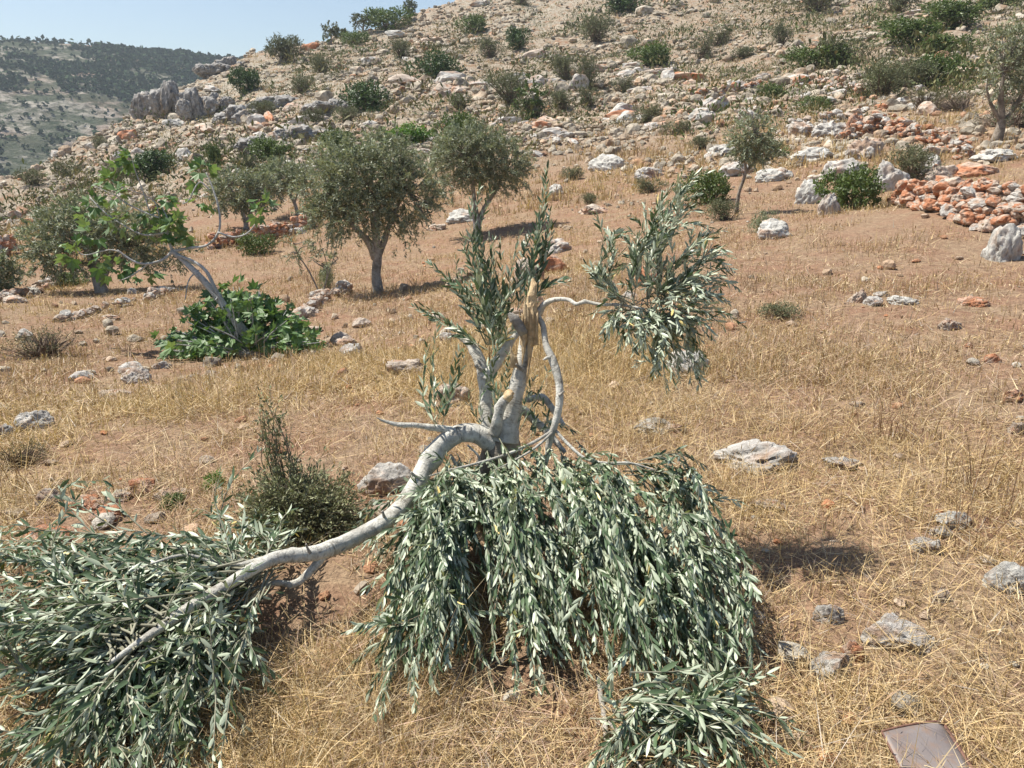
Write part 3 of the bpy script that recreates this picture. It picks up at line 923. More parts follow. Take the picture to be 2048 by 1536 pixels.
BUSH = [
    (868, 162, 76, 48, "d", "round dark green bush alone on the stony middle of the slope"),
    (732, 225, 80, 48, "d", "dark green bush downhill of the round dark bush"),
    (488, 190, 48, 42, "d", "dark green bush just uphill of the ridge crag"),
    (358, 168, 56, 42, "d", "very dark bush on top of the ridge crag"),
    (553, 330, 105, 48, "g", "broad green bush on the stony lower slope behind the small olives"),
    (290, 362, 120, 50, "d", "long dark bush behind the fig branches"),
    (235, 372, 60, 42, "y", "grey green bush touching the long dark bush"),
    (430, 330, 36, 42, "g", "small upright bush behind the fig tips"),
    (500, 345, 40, 36, "y", "grey bush at the side of the broad green bush"),
    (676, 300, 72, 40, "g", "green bush behind the crown of the middle olive"),
    (800, 302, 110, 46, "l", "bright lime green bush above the middle olive"),
    (915, 290, 74, 66, "g", "tall rounded green bush behind the two middle olives"),
    (566, 126, 62, 46, "y", "grey green bush on the ridge skyline"),
    (945, 72, 50, 32, "g", "green bush high up near the skyline notch"),
    (708, 90, 52, 26, "g", "low green bush under the skyline trees"),
    (772, 62, 80, 40, "g", "green bush on the skyline between the two lone trees"),
    (1258, 26, 70, 34, "d", "dark bush at the top edge of the slope"),
    (1048, 12, 44, 30, "y", "grey bush at the top edge uphill of the notch bush"),
    (1192, 88, 76, 46, "y", "wide grey green bush near the top of the slope"),
    (1134, 164, 46, 48, "y", "upright grey bush in the middle of the upper slope"),
    (1180, 182, 36, 56, "y", "narrow tall grey green bush next to the upright grey one"),
    (1312, 130, 76, 40, "g", "flat green bush in the centre of the upper slope"),
    (1436, 95, 44, 36, "y", "small round grey bush on the upper slope"),
    (1568, 92, 38, 42, "y", "small dark grey bush by itself near the top slope"),
    (1484, 116, 44, 22, "y", "low grey bush below the small round grey bush"),
    (1402, 120, 36, 44, "y", "thin grey bush beside the low grey bush"),
    (1640, 138, 90, 40, "g", "green half of the twin bush on the upper slope"),
    (1708, 130, 90, 48, "y", "grey half of the twin bush on the upper slope"),
    (1850, 88, 120, 44, "g", "long green bush slanting up the far slope"),
    (1930, 62, 110, 44, "g", "upper green bush continuing the slanting one"),
    (1905, 108, 90, 34, "g", "low green bush under the slanting bush"),
    (1886, 168, 86, 60, "g", "rounded green bush among grey scrub"),
    (1770, 196, 90, 60, "y", "grey scrub bush beside the collapsed pink wall"),
    (1820, 186, 90, 56, "y", "grey scrub bush touching the rounded green bush"),
    (1780, 172, 60, 24, "l", "small lime green patch in the grey scrub"),
    (1860, 220, 90, 40, "t", "grey leafless scrub above the rust stone bank"),
    (1935, 225, 90, 44, "t", "brown grey leafless scrub near the roadside olive tree"),
    (1545, 202, 50, 28, "g", "small green bush at the end of the brown wall"),
    (1632, 222, 56, 30, "g", "small green bush inside the terrace corner"),
    (1795, 26, 84, 40, "y", "large grey green bush at the top edge"),
    (2010, 20, 90, 36, "g", "green bush at the top corner of the slope"),
    (1640, 30, 90, 46, "y", "grey twiggy bush near the top edge"),
    (1722, 418, 130, 100, "g", "big green bush among boulders"),
    (1415, 410, 100, 80, "g", "rounded green bush beside the young forked olive"),
    (1455, 442, 76, 46, "y", "grey green bush at the foot of the young forked olive"),
    (1525, 468, 60, 50, "o", "olive seedling at the side of the white domed boulder"),
    (1835, 362, 100, 72, "y", "grey green bush above the tumbled orange wall"),
    (1530, 322, 90, 44, "g", "low leafy growth beside the young forked olive"),
    (1075, 245, 66, 44, "y", "grey bush at the foot of the lone slender tree"),
    (1020, 212, 76, 56, "y", "wide grey bush beside the lone slender tree"),
    (915, 222, 48, 32, "y", "grey bush on the slope above the tall rounded bush"),
    (1130, 225, 44, 36, "y", "dark grey bush downhill of the narrow tall bush"),
    (1185, 215, 40, 34, "y", "small grey bush on the pale rocks"),
    (1240, 190, 40, 30, "y", "small grey bush uphill of the pale rocks"),
    (1290, 245, 60, 30, "y", "low grey bush on the golden middle slope"),
    (985, 120, 50, 36, "y", "grey bush uphill of the wide grey bush"),
    (1040, 100, 44, 34, "d", "small dark bush high on the stony slope"),
    (800, 120, 50, 30, "y", "grey bush uphill of the round dark bush"),
    (640, 150, 46, 34, "y", "grey bush on the ridge flank"),
    (600, 190, 44, 32, "y", "grey bush in the stony hollow of the ridge flank"),
    (690, 250, 50, 30, "y", "grey bush on the pale rocks below the dark bush"),
    (620, 250, 40, 30, "y", "little grey bush in the stony flank"),
    (520, 240, 50, 30, "y", "grey bush below the tilted outcrop"),
    (135, 362, 60, 36, "y", "grey bush near the valley rim"),
    (60, 372, 60, 34, "y", "grey bush at the valley rim corner"),
    (88, 318, 20, 26, "d", "small dark bush standing on the valley rim"),
    (200, 300, 40, 26, "y", "low grey bush on the valley rim slope"),
    (510, 512, 66, 48, "g", "leafy green clump in front of the red terrace wall"),
    (135, 572, 66, 34, "g", "small green patch by the pale terrace edging"),
    (1575, 640, 84, 36, "y", "grey wormwood tuft in the open dry field"),
    (1410, 300, 60, 26, "y", "low grey tuft on the pale rocky terrace"),
    (1350, 270, 50, 26, "y", "grey tuft uphill of the pale rocky terrace"),
    (1140, 360, 60, 26, "y", "low grey tuft on the slope by the single white stone"),
    (1310, 385, 60, 30, "y", "dry grey tuft on the open slope"),
    (1180, 408, 40, 24, "y", "small green grey tuft beyond the tall shoots"),
    (655, 582, 46, 60, "o", "leafy suckers round the foot of the thin sapling"),
    (2045, 262, 120, 60, "t", "brown leafless thicket behind the roadside olive trunk"),
    (60, 722, 170, 66, "t", "dark brown thorn thicket in the dry grass"),
    (20, 940, 110, 60, "t", "dark grey thorn patch at the picture edge under the boulder"),
    (420, 985, 60, 44, "l", "small yellow green leafy sprouts beside the thorny cushion"),
    (330, 1020, 60, 34, "g", "low green weed between the rusty stones"),
]
for b in BUSH:
    put_bush(*b)

# near thorny cushion with one tall spike: fine dense twigs and tiny leaves
def thorny_cushion():
    q = hit(606, 1062); r = np.random.default_rng(5)
    dep = (q - EYE) @ FWD; W2 = 112 * dep / FPX; H = 120 * dep / FPX
    t = thing("thorny_bush", "dense thorny grey green cushion bush with a tall thin spike behind the fallen leaves", "bush", q)
    a = Acc(); lp = []; ld = []
    def shoot(s, e, rad):
        mid = (s + e) / 2 + r.normal(0, .03, 3)
        c = tube(a, [s, mid, e], [rad, rad * .6, .0008], 4, 6, 0, 0, np.array([0.21, 0.17, 0.12]) * r.uniform(.7, 1.2), False)
        return c
    ends = []
    for k in range(430):
        d = norm(np.array([r.normal(0, .6), r.normal(0, .55), abs(r.normal(.3, .5)) + .02]))
        e = d * np.array([W2 * 1.05, W2 * .85, H]) * r.uniform(.35, 1.05) ** .5
        e[2] = max(e[2], .02)
        ends.append((np.array([r.normal(0, .05), r.normal(0, .04), 0]), e))
    for k in range(22):                       # the spike
        z = r.uniform(H * .6, 250 * dep / FPX) if k > 8 else r.uniform(180, 275) * dep / FPX
        ends.append((np.array([-.05 + r.normal(0, .02), .05, H * .3]), np.array([-58 * dep / FPX + r.normal(0, .022), .05 + r.normal(0, .04), z])))
    for s, e in ends:
        c = shoot(s, e, .0035)
        for j in range(r.integers(2, 5)):
            b0 = c[r.integers(2, len(c))]; dd = norm((e - s) + r.normal(0, .5, 3) * np.linalg.norm(e - s)); e2 = b0 + dd * r.uniform(.05, .14)
            c2 = tube(a, [b0, e2], [.0018, .0006], 3, 3, 0, 0, np.array([0.22, 0.19, 0.12]) * r.uniform(.7, 1.2), False)
            m = 11; u = r.random((m, 1)); lp.append(b0 * (1 - u) + e2 * u + r.normal(0, .006, (m, 3))); ld.append(dd + r.normal(0, .7, (m, 3)))
        m = 5; u = r.uniform(.4, 1, (m, 1)); lp.append(s * (1 - u) + e * u + r.normal(0, .006, (m, 3))); ld.append(norm(e - s) + r.normal(0, .6, (m, 3)))
    link("stem", a.mesh("stem", [M["twig"]]), t)
    lp = np.vstack(lp); ld = np.vstack(ld); k = len(lp); L = r.uniform(.013, .024, k)
    V, F = leaf_geo(lp, ld, r.normal(0, 1, (k, 3)) + [0, 0, .6], L, L * .42, r.uniform(-.2, .2, k), False, .1)
    tt = np.repeat(r.uniform(.6, 1.35, k), 4)[:, None] * np.array([1.55, 1.52, 1.4])
    f = link("foliage", make_mesh("foliage", V, [F], [M["bush_grey"]], None, tt), t)
    f["kind"] = "stuff"


thorny_cushion()

# ------------------------------------------------------------------ olive trees and other standing trees
def crown_leaves(r, lobes, n_shoot, per, shoot_len, leaf, wide, up=0.25, droop=0.0):
    """lobes: (centre, radii) list in metres -> positions, directions, normals, lengths, tints"""
    vol = np.array([np.prod(l[1]) for l in lobes]); w = r.choice(len(lobes), n_shoot, p=vol / vol.sum())
    C = np.array([l[0] for l in lobes])[w]; R = np.array([l[1] for l in lobes])[w]
    d = norm(r.normal(0, 1, (n_shoot, 3)))
    rad = r.uniform(.18, 1, (n_shoot, 1)) ** .5
    b = C + d * R * rad
    sd = norm(d * .8 + r.normal(0, .5, d.shape) + [0, 0, up])
    u = np.sort(r.uniform(0, 1, (n_shoot, per, 1)), 1)
    pos = b[:, None] + sd[:, None] * u * shoot_len + [0, 0, -1] * (u ** 2) * shoot_len * droop
    dr = norm(sd[:, None] * .8 + r.normal(0, .55, pos.shape) + [0, 0, -.4 * droop])
    nr = norm(r.normal(0, .6, pos.shape) + d[:, None] * .5 + [0, 0, .5])
    k = n_shoot * per
    L = leaf * r.uniform(.7, 1.25, k)
    t = np.repeat(r.uniform(.72, 1.25, n_shoot), per) * r.uniform(.8, 1.2, k)
    V, F = leaf_geo(pos.reshape(-1, 3), dr.reshape(-1, 3), nr.reshape(-1, 3), L, L * wide, r.uniform(-.25, .25, k), False, .15)
    return V, F, np.repeat(t, 4)[:, None] * np.array([1, 1, 1.0]), b, sd


def tree(name, label, cat, base, trunks, lobes, n_shoot, per=30, shoot_len=.3, leaf=.085, wide=.22, lm="olive_far", bark="bark_grey", seed=1, up=.3, droop=.3, twigs=60, r0=.1, group=None):
    """base: pixel of the foot; trunks: polylines in pixels (dx, dy up, depth offset metres); lobes: (dx, dy, ddep, rx, ry, rz) in pixels"""
    r = np.random.default_rng(seed)
    q = hit(*base); dep = (q - EYE) @ FWD; s = dep / FPX
    t = thing(name, label, cat, q, group)
    ends = []
    for i, (pl, ra) in enumerate(trunks):
        p = np.array([[x * s, d, y * s] for x, y, d in pl]); p[0, 2] -= .05 * (i == 0)
        a = Acc(); tube(a, p, np.array(ra) * s * .78, 10 if i == 0 else 7, 14, .22, 0, None, True, seed + i)
        link("trunk" if i == 0 else "limb", a.mesh("limb", [M[bark]], True), t)
        ends.append(p[-1]); ends.append(p[-2])
    lb = [(np.array([x * s, d, y * s]), np.array([a * s, b * s, c * s])) for x, y, d, a, b, c in lobes]
    V, F, tt, b, sd = crown_leaves(r, lb, n_shoot, per, shoot_len, leaf, wide, up, droop)
    a = Acc(); a.add(V, [F], tt)
    E = np.array(ends)
    for k in r.choice(len(b), min(twigs, len(b)), False):
        e = E[np.argmin(np.linalg.norm(E - b[k], axis=1))]
        tube(a, [e, (e + b[k]) / 2 + r.normal(0, .05, 3) + [0, 0, .03], b[k] + sd[k] * .15], [r0 * .16, r0 * .1, .003], 4, 6, 0, 1, np.array([0.27, 0.24, 0.20]) * r.uniform(.7, 1.1), False)
    link("crown", a.mesh("crown", [M[lm], M["twig"]]), t)
    ROCKS.append((q[0], q[1], .5, 2))
    return t


OG = "olive trees of the terraced grove"
tree("olive_tree", "full crowned grey green olive tree with twisted forked trunk in the middle of the field", "olive tree", (758, 588),
     [([(0, 0, 0), (-4, 40, 0), (2, 80, 0), (0, 130, 0), (10, 180, 0)], [15, 12, 11, 9, 4]),
      ([(-4, 70, .02), (-14, 105, -.05), (-40, 135, -.1), (-60, 165, -.1), (-75, 200, 0)], [11, 9, 7, 5, 3]),
      ([(2, 75, .02), (16, 110, .1), (30, 150, .2), (60, 200, .1)], [9, 8, 6, 3]),
      ([(-2, 95, .05), (-12, 140, .3), (-20, 200, .4)], [8, 6, 3])],
     [(-15, 230, 0, 85, 80, 62), (-85, 195, .1, 60, 60, 58), (65, 190, 0, 60, 62, 56), (-30, 165, -.3, 70, 50, 45), (20, 270, .2, 60, 60, 32), (-60, 260, .2, 50, 50, 34), (45, 120, .2, 34, 30, 34), (-95, 140, .1, 34, 34, 34), (90, 215, .3, 36, 40, 40)],
     1200, 32, .25, .068, .24, seed=3, twigs=140, group=OG)
tree("olive_tree", "wide olive tree with two straight diverging stems standing behind the full crowned one", "olive tree", (955, 468),
     [([(0, 0, 0), (-2, 30, 0), (-6, 70, 0), (-10, 115, 0), (-16, 150, 0)], [13, 9, 6, 5, 3]),
      ([(2, 20, 0), (14, 50, .05), (34, 80, .1), (50, 110, .1)], [8, 6, 5, 3])],
     [(-20, 150, 0, 70, 60, 48), (45, 140, .1, 55, 55, 48), (0, 180, .2, 60, 50, 28), (-60, 125, 0, 50, 40, 40), (80, 115, .1, 26, 30, 30), (20, 110, 0, 40, 40, 30)],
     900, 32, .27, .078, .24, seed=4, twigs=80, group=OG)
tree("olive_tree", "small olive tree on the grey terrace above the red wall, nearest to the fig", "olive tree", (493, 458),
     [([(0, 0, 0), (-2, 25, 0), (-16, 60, 0), (-24, 85, 0)], [7, 5, 4, 2]), ([(0, 10, 0), (14, 40, .1), (26, 70, .1)], [5, 4, 2])],
     [(-8, 75, 0, 48, 44, 36), (30, 70, .2, 34, 34, 34), (-36, 60, 0, 28, 28, 28)], 420, 26, .28, .10, .25, seed=5, twigs=50, group=OG)
tree("olive_tree", "small olive tree leaning over the end of the red terrace wall", "olive tree", (597, 432),
     [([(0, 0, 0), (-6, 25, 0), (-16, 45, 0), (-26, 60, 0)], [6, 4, 3, 2]), ([(-6, 25, 0), (4, 48, 0)], [3, 2])],
     [(-28, 76, 0, 40, 40, 28), (4, 74, .2, 30, 30, 26), (-50, 62, 0, 26, 26, 22)], 330, 26, .28, .10, .25, seed=6, twigs=40, group=OG)
tree("olive_tree", "spreading dark olive tree behind the fig branches with its stump thick foot", "olive tree", (205, 586),
     [([(0, 0, 0), (-6, 30, 0), (-10, 60, 0), (-20, 95, 0)], [18, 12, 9, 5]), ([(4, 20, 0), (18, 55, .1), (50, 90, .1)], [8, 6, 3])],
     [(-40, 110, 0, 80, 70, 62), (40, 100, .3, 75, 60, 52), (-90, 90, .1, 48, 48, 56), (110, 90, .4, 60, 50, 44), (-20, 150, .2, 62, 50, 36), (60, 140, .2, 50, 50, 36)], 860, 32, .27, .078, .24, seed=7, twigs=80, group=OG)
tree("olive_tree", "olive tree mostly outside the picture with low dark crown by the red stone heap", "olive tree", (-40, 600),
     [([(0, 0, 0), (6, 30, 0), (14, 60, 0)], [12, 9, 4])],
     [(10, 60, 0, 60, 50, 40), (50, 50, 0, 36, 36, 30), (-30, 70, 0, 50, 50, 40)], 420, 30, .24, .08, .25, seed=8, twigs=40, group=OG)
tree("young_olive_tree", "young forked olive tree with thin crooked pale trunk on the rocky terrace", "olive tree", (1472, 428),
     [([(0, 0, 0), (2, 40, 0), (12, 80, 0), (8, 110, 0), (18, 150, 0)], [6, 4.5, 4, 3, 2]), ([(12, 80, 0), (30, 105, 0), (42, 130, .1)], [4, 3, 2])],
     [(22, 150, 0, 38, 34, 40), (34, 118, .1, 40, 36, 24), (4, 140, 0, 22, 22, 22)], 200, 24, .2, .075, .25, lm="olive_far", bark="bark_brown", seed=9, twigs=50)
tree("roadside_olive_tree", "tall sparse grey olive tree with many bare twigs above the orange wall", "olive tree", (1992, 284),
     [([(0, 0, 0), (4, 35, 0), (-6, 80, 0), (-10, 130, 0)], [15, 11, 7, 3]), ([(4, 35, 0), (30, 70, .1), (50, 120, .1)], [8, 6, 3]), ([(0, 40, 0), (-26, 75, 0), (-40, 105, 0)], [6, 4, 2])],
     [(20, 170, 0, 50, 46, 42), (60, 140, .2, 46, 40, 50), (-10, 130, 0, 34, 34, 34), (0, 200, .2, 40, 36, 26), (40, 90, .1, 50, 40, 28)], 430, 24, .36, .10, .25, lm="olive_far", bark="bark_brown", seed=10, twigs=190)
tree("slender_tree", "lone slender tree with narrow bright green crown on the middle of the slope", "tree", (1068, 242),
     [([(0, 0, 0), (0, 30, 0), (-4, 50, 0)], [5, 4, 2]), ([(0, 12, 0), (12, 36, 0)], [3, 2])],
     [(-6, 58, 0, 18, 18, 20), (4, 40, 0, 14, 14, 14), (-10, 24, 0, 26, 22, 14)], 70, 22, .4, .17, .5, lm="bush_green", seed=12, twigs=24)
for i, (px, py, w, h, lab) in enumerate([(820, 34, 22, 34, "single lollipop shaped tree on the skyline nearest the hill top"),
                                         (726, 66, 48, 38, "round topped tree on the skyline beside the green bush"),
                                         (662, 82, 32, 36, "sparse little tree on the skyline, lowest of the ridge trees"),
                                         (690, 76, 16, 16, "tiny tree between the round topped and the sparse skyline trees"),
                                         (562, 118, 60, 36, "spreading low tree on the skyline above the crag")]):
    tree("skyline_tree", lab, "tree", (px, py + 4), [([(0, 0, 0), (1, h * .35, 0), (3, h * .7, 0)], [w * .07, w * .05, w * .03]), ([(1, h * .3, 0), (-w * .2, h * .6, 0)], [w * .05, w * .02])],
         [(0, h * .72, 0, w * .42, w * .4, h * .3), (-w * .22, h * .6, 0, w * .26, w * .26, h * .24), (w * .24, h * .55, 0, w * .26, w * .26, h * .24)], 60, 18, .5, .30, .35, lm="bush_grey", seed=30 + i, twigs=14)
tree("sapling", "thin bare stemmed sapling with a few leaves above the grey stones", "sapling", (642, 588),
     [([(0, 0, 0), (-20, 45, 0), (-40, 80, 0), (-46, 100, 0)], [2.5, 2, 1.5, 1]), ([(6, 0, 0), (16, 50, 0), (10, 90, 0)], [2, 1.5, 1]), ([(2, 0, 0), (26, 60, 0), (34, 85, 0)], [2, 1.3, 1])],
     [(-40, 88, 0, 26, 22, 24), (8, 80, 0, 12, 12, 20), (30, 60, 0, 8, 8, 20)], 34, 22, .18, .07, .22, seed=13, twigs=10)
# ------------------------------------------------------------------ rocks scattered over the hillside
LAND = [("the round dark bush", 868, 140), ("the lime green bush", 800, 280), ("the ridge crag", 350, 200), ("the long dark bush behind the fig", 290, 340),
        ("the middle olive crown", 745, 300), ("the second olive crown", 960, 300), ("the tall rounded green bush", 915, 260), ("the lone slender tree", 1068, 200),
        ("the narrow tall bush", 1180, 155), ("the brown stone wall", 1440, 190), ("the young forked olive", 1480, 330), ("the collapsed pink wall", 1660, 180),
        ("the bush among boulders", 1722, 370), ("the rust stone bank", 1800, 280), ("the roadside olive", 1992, 200), ("the twin bush", 1675, 120),
        ("the slanting green bush", 1890, 70), ("the small dark bush near the top", 1568, 75), ("the flat green bush", 1312, 115), ("the broad green bush", 553, 310),
        ("the grey terrace olive", 493, 400), ("the far olive", 190, 480), ("the bush at the valley rim", 135, 345), ("the tilted outcrop", 478, 235),
        ("the lollipop shaped skyline tree", 820, 20), ("the sparse skyline tree", 662, 65), ("the notch bush", 945, 60), ("the wide bush near the hill top", 1192, 72),
        ("the cracked white rock", 1218, 325), ("the white domed boulder", 1552, 455), ("the flat white field stone", 1820, 600), ("the tumbled orange wall", 1930, 400)]
NUMW = "no one two three four five six seven eight nine ten eleven twelve thirteen fourteen fifteen sixteen seventeen eighteen nineteen twenty".split()
USED = set()


def auto_label(px, py, dep, w, kind, flat):
    col = {"g": "grey", "w": "white", "p": "pinkish", "o": "rusty orange"}[kind]
    size = "large" if w > 1.0 else "medium" if w > .5 else "small"
    form = "flat" if flat else "blocky"
    ls = sorted(LAND, key=lambda l: (l[1] - px) ** 2 + (1.8 * (l[2] - py)) ** 2)
    for nm, lx, ly in ls[:6]:
        dx, dy = px - lx, py - ly
        dist = max(1, round(math.hypot(dx, dy * 1.8) * dep / FPX * 2) )
        rel = "uphill of" if dy < -abs(dx) * .6 else "downhill of" if dy > abs(dx) * .6 else ("valley side of" if dx < 0 else "wall side of")
        if dist > 40:
            continue
        half = dist / 2
        n = NUMW[int(half)] if int(half) < 21 else None
        if n is None:
            continue
        n = ("half a metre" if half == .5 else n + (" and a half" if half % 1 else "") + (" metre" if half == 1 else " metres"))
        lab = f"{size} {form} {col} rock {n} {rel} {nm}"
        if lab not in USED and len(lab.split()) <= 16:
            USED.add(lab); return lab
    return None


def scatter_rocks():
    r = np.random.default_rng(77)
    n = 155000
    az = r.uniform(-.66, .66, n); rr = np.exp(r.uniform(math.log(7.0), math.log(118), n))
    x, y = rr * np.sin(az), rr * np.cos(az)
    R = np.interp(az, RAZ, RR)
    z = ground_z(x, y)
    v = np.stack([x, y, z], -1) - EYE
    dep = v @ FWD; px = 1024 + FPX * (v @ RGT) / dep; py = 768 - FPX * (v @ UPV) / dep
    cl = fbm(x * .13, y * .13, None, 3, 61); cl2 = fbm(x * .5, y * .5, None, 2, 62)
    # how rocky each stretch of the hill is
    upper = sstep(26, 48, rr) * (1 - .30 * sstep(1150, 1700, px))
    midr = sstep(17, 26, rr) * sstep(1050, 1300, px) * .26
    midl = sstep(30, 40, rr) * sstep(900, 600, px)
    dens = np.maximum(np.maximum(upper, midr), midl) + .007
    dens = dens * (0.10 + 1.35 * sstep(-.30, .25, cl + .6 * cl2))
    keep = (r.random(n) < dens * .72) & (rr < R + 3) & (px > -120) & (px < 2170) & (py > -140)
    # keep clear of what was placed by hand
    for (qx, qy, qr, qh) in ROCKS:
        keep &= (x - qx) ** 2 + (y - qy) ** 2 > (qr * 1.05) ** 2
    x, y, z, rr, px, py, dep, cl = [a[keep] for a in (x, y, z, rr, px, py, dep, cl)]
    n = len(x)
    w = np.exp(r.normal(math.log(.215), .55, n)) * (0.50 + .50 * sstep(16, 50, rr)) * np.where(rr > 55, 1.25, 1.0)
    w = np.clip(w, .07, np.where(rr > 30, 2.0, np.where((px > 1080) & (rr > 17), .5, .24)))
    asp = r.uniform(.55, 1.0, n); hz_ = r.uniform(.50, .92, n)
    ledge = (r.random(n) < .04 * (cl > -.05)) & (rr > 32)
    w = np.where(ledge, np.clip(w * 3.2, .9, 3.0), w); asp = np.where(ledge, asp * .5, asp); hz_ = np.where(ledge, hz_ * .5, hz_)
    # long side along the contour
    e = .8
    gx = (zbase(x + e, y) - zbase(x - e, y)); gy = (zbase(x, y + e) - zbase(x, y - e))
    rot = np.arctan2(gx, -gy) + r.normal(0, .35, n)
    warm = sstep(.0, .45, fbm(x * .09, y * .09, None, 2, 71) + .25 * (px > 950) * (py > 200)) * .85
    pick = r.random(n)
    kind = np.where(pick < .10 * warm + .02, 3, np.where(pick < .16 + .42 * warm, 2, np.where(pick < .93, 0, 1)))
    show = w / dep * ((px > 0) & (px < 2048) & (py > 0) & (py < 1500))
    big = set(np.argsort(-show)[:235].tolist())
    seeds = [rock_geo(2 if i < 14 else 1, 500 + i, planes=8 if i < 14 else 4, rough=.2 if i < 14 else .3, slab=i % 2 == 0) for i in range(28)]
    cols = np.array([(.66, .61, .53), (.82, .77, .69), (.74, .62, .50), (.74, .48, .34)])
    acc = Acc(); made = 0
    var = r.integers(0, 14, n) + 14 * (w / dep * FPX < 11)
    rest = []
    for i in range(n):
        if i in big:
            k = "gwpo"[kind[i]]
            lab = auto_label(px[i], py[i], dep[i], w[i], k, hz_[i] < .5)
            if lab:
                o = bpy.data.objects.new("rock", ROCK_MED[k][r.integers(10)]); COL.objects.link(o)
                o.scale = (w[i], w[i] * asp[i], w[i] * hz_[i]); o.rotation_euler = (r.uniform(-.15, .15), r.uniform(-.15, .15), rot[i])
                o.location = (x[i], y[i], z[i] + w[i] * hz_[i] * .22)
                tag(o, lab, "rock", "limestone rocks strewn over the hillside")
                continue
        rest.append(i)
    rest = np.array(rest)
    for kx in range(28):
        s = rest[var[rest] == kx]
        Vt, Ft = seeds[kx]
        c, sn = np.cos(rot[s]), np.sin(rot[s])
        V = Vt[None] * np.stack([w[s], w[s] * asp[s], w[s] * hz_[s]], -1)[:, None]
        X = V[..., 0] * c[:, None] - V[..., 1] * sn[:, None]; Y = V[..., 0] * sn[:, None] + V[..., 1] * c[:, None]
        V = np.stack([X + x[s][:, None], Y + y[s][:, None], V[..., 2] + (z[s] + w[s] * hz_[s] * .2)[:, None]], -1)
        F = (Ft[None] + (np.arange(len(s)) * len(Vt))[:, None, None]).reshape(-1, 3)
        t = (cols[kind[s]] * r.uniform(.8, 1.18, (len(s), 1)))
        acc.add(V.reshape(-1, 3), [F], np.repeat(t, len(Vt), 0))
    link("hillside_rubble", acc.mesh("hillside_rubble", [M["rock_many"]]), kind="stuff")



scatter_rocks()


def field_stones():
    """pebbles and palm sized stones in the grass near by"""
    r = np.random.default_rng(78)
    n = 900
    az = r.uniform(-.75, .75, n); rr = np.exp(r.uniform(math.log(1.8), math.log(16), n))
    x, y = rr * np.sin(az), rr * np.cos(az); z = ground_z(x, y)
    keep = r.random(n) < .35 + .5 * sstep(-.1, .4, fbm(x * .6, y * .6, None, 2, 81))
    x, y, z, rr = x[keep], y[keep], z[keep], rr[keep]; n = len(x)
    w = np.clip(np.exp(r.normal(math.log(.035), .5, n)), .012, .10) * (1 + .06 * rr)
    cols = np.array([(.64, .62, .58), (.84, .68, .55), (.80, .46, .30), (.78, .38, .22)])[r.choice(4, n, p=[.3, .35, .2, .15])]
    acc = Acc()
    for kx in range(8):
        Vt, Ft = rock_geo(2, 700 + kx, planes=7, rough=.2)
        s = np.arange(kx, n, 8)
        c, sn = np.cos(s * 1.7), np.sin(s * 1.7)
        V = Vt[None] * np.stack([w[s], w[s] * .8, w[s] * .55], -1)[:, None]
        V = np.stack([V[..., 0] * c[:, None] - V[..., 1] * sn[:, None] + x[s][:, None], V[..., 0] * sn[:, None] + V[..., 1] * c[:, None] + y[s][:, None], V[..., 2] + (z[s] + w[s] * .15)[:, None]], -1)
        acc.add(V.reshape(-1, 3), [(Ft[None] + (np.arange(len(s)) * len(Vt))[:, None, None]).reshape(-1, 3)], np.repeat(cols[s] * r.uniform(.8, 1.15, (len(s), 1)), len(Vt), 0))
    link("field_pebbles", acc.mesh("field_pebbles", [M["rock_many"]]), kind="stuff")


field_stones()


def low_scrub():
    r = np.random.default_rng(79)
    n = 10000
    az = r.uniform(-.64, .64, n); rr = np.exp(r.uniform(math.log(28), math.log(112), n))
    x, y = rr * np.sin(az), rr * np.cos(az)
    keep = (rr < np.interp(az, RAZ, RR) - 5) & (r.random(n) < (.25 + .9 * sstep(-.1, .45, fbm(x * .11, y * .11, None, 3, 91))) * sstep(28, 44, rr))
    x, y, rr = x[keep], y[keep], rr[keep]; n = len(x); z = ground_z(x, y)
    s = np.exp(r.normal(math.log(.32), .5, n)) * (1 + rr / 80); Q = 40
    green = r.random(n) < .55
    off = norm(r.normal(0, 1, (n * Q, 3))) * r.uniform(.3, 1, (n * Q, 1)); off[:, 2] = np.abs(off[:, 2]) * .8
    S_ = np.repeat(s, Q)
    pos = np.repeat(np.stack([x, y, z], -1), Q, 0) + off * S_[:, None]
    dr = norm(off + r.normal(0, .5, off.shape) + [0, 0, .4]); nr = norm(off * .6 + r.normal(0, .6, off.shape) + [0, 0, .4])
    L = S_ * .22 * r.uniform(.7, 1.3, n * Q)
    V, F = leaf_geo(pos, dr, nr, L, L * .34, 0 * L, False, .1)
    t = np.where(green[:, None], [(.62, .72, .45)], [(1.05, .92, .70)]) * r.uniform(.7, 1.2, (n, 1))
    link("low_scrub", make_mesh("low_scrub", V, [F], [M["bush_grey"]], None, np.repeat(t, Q * 4, 0)), kind="stuff")


low_scrub()


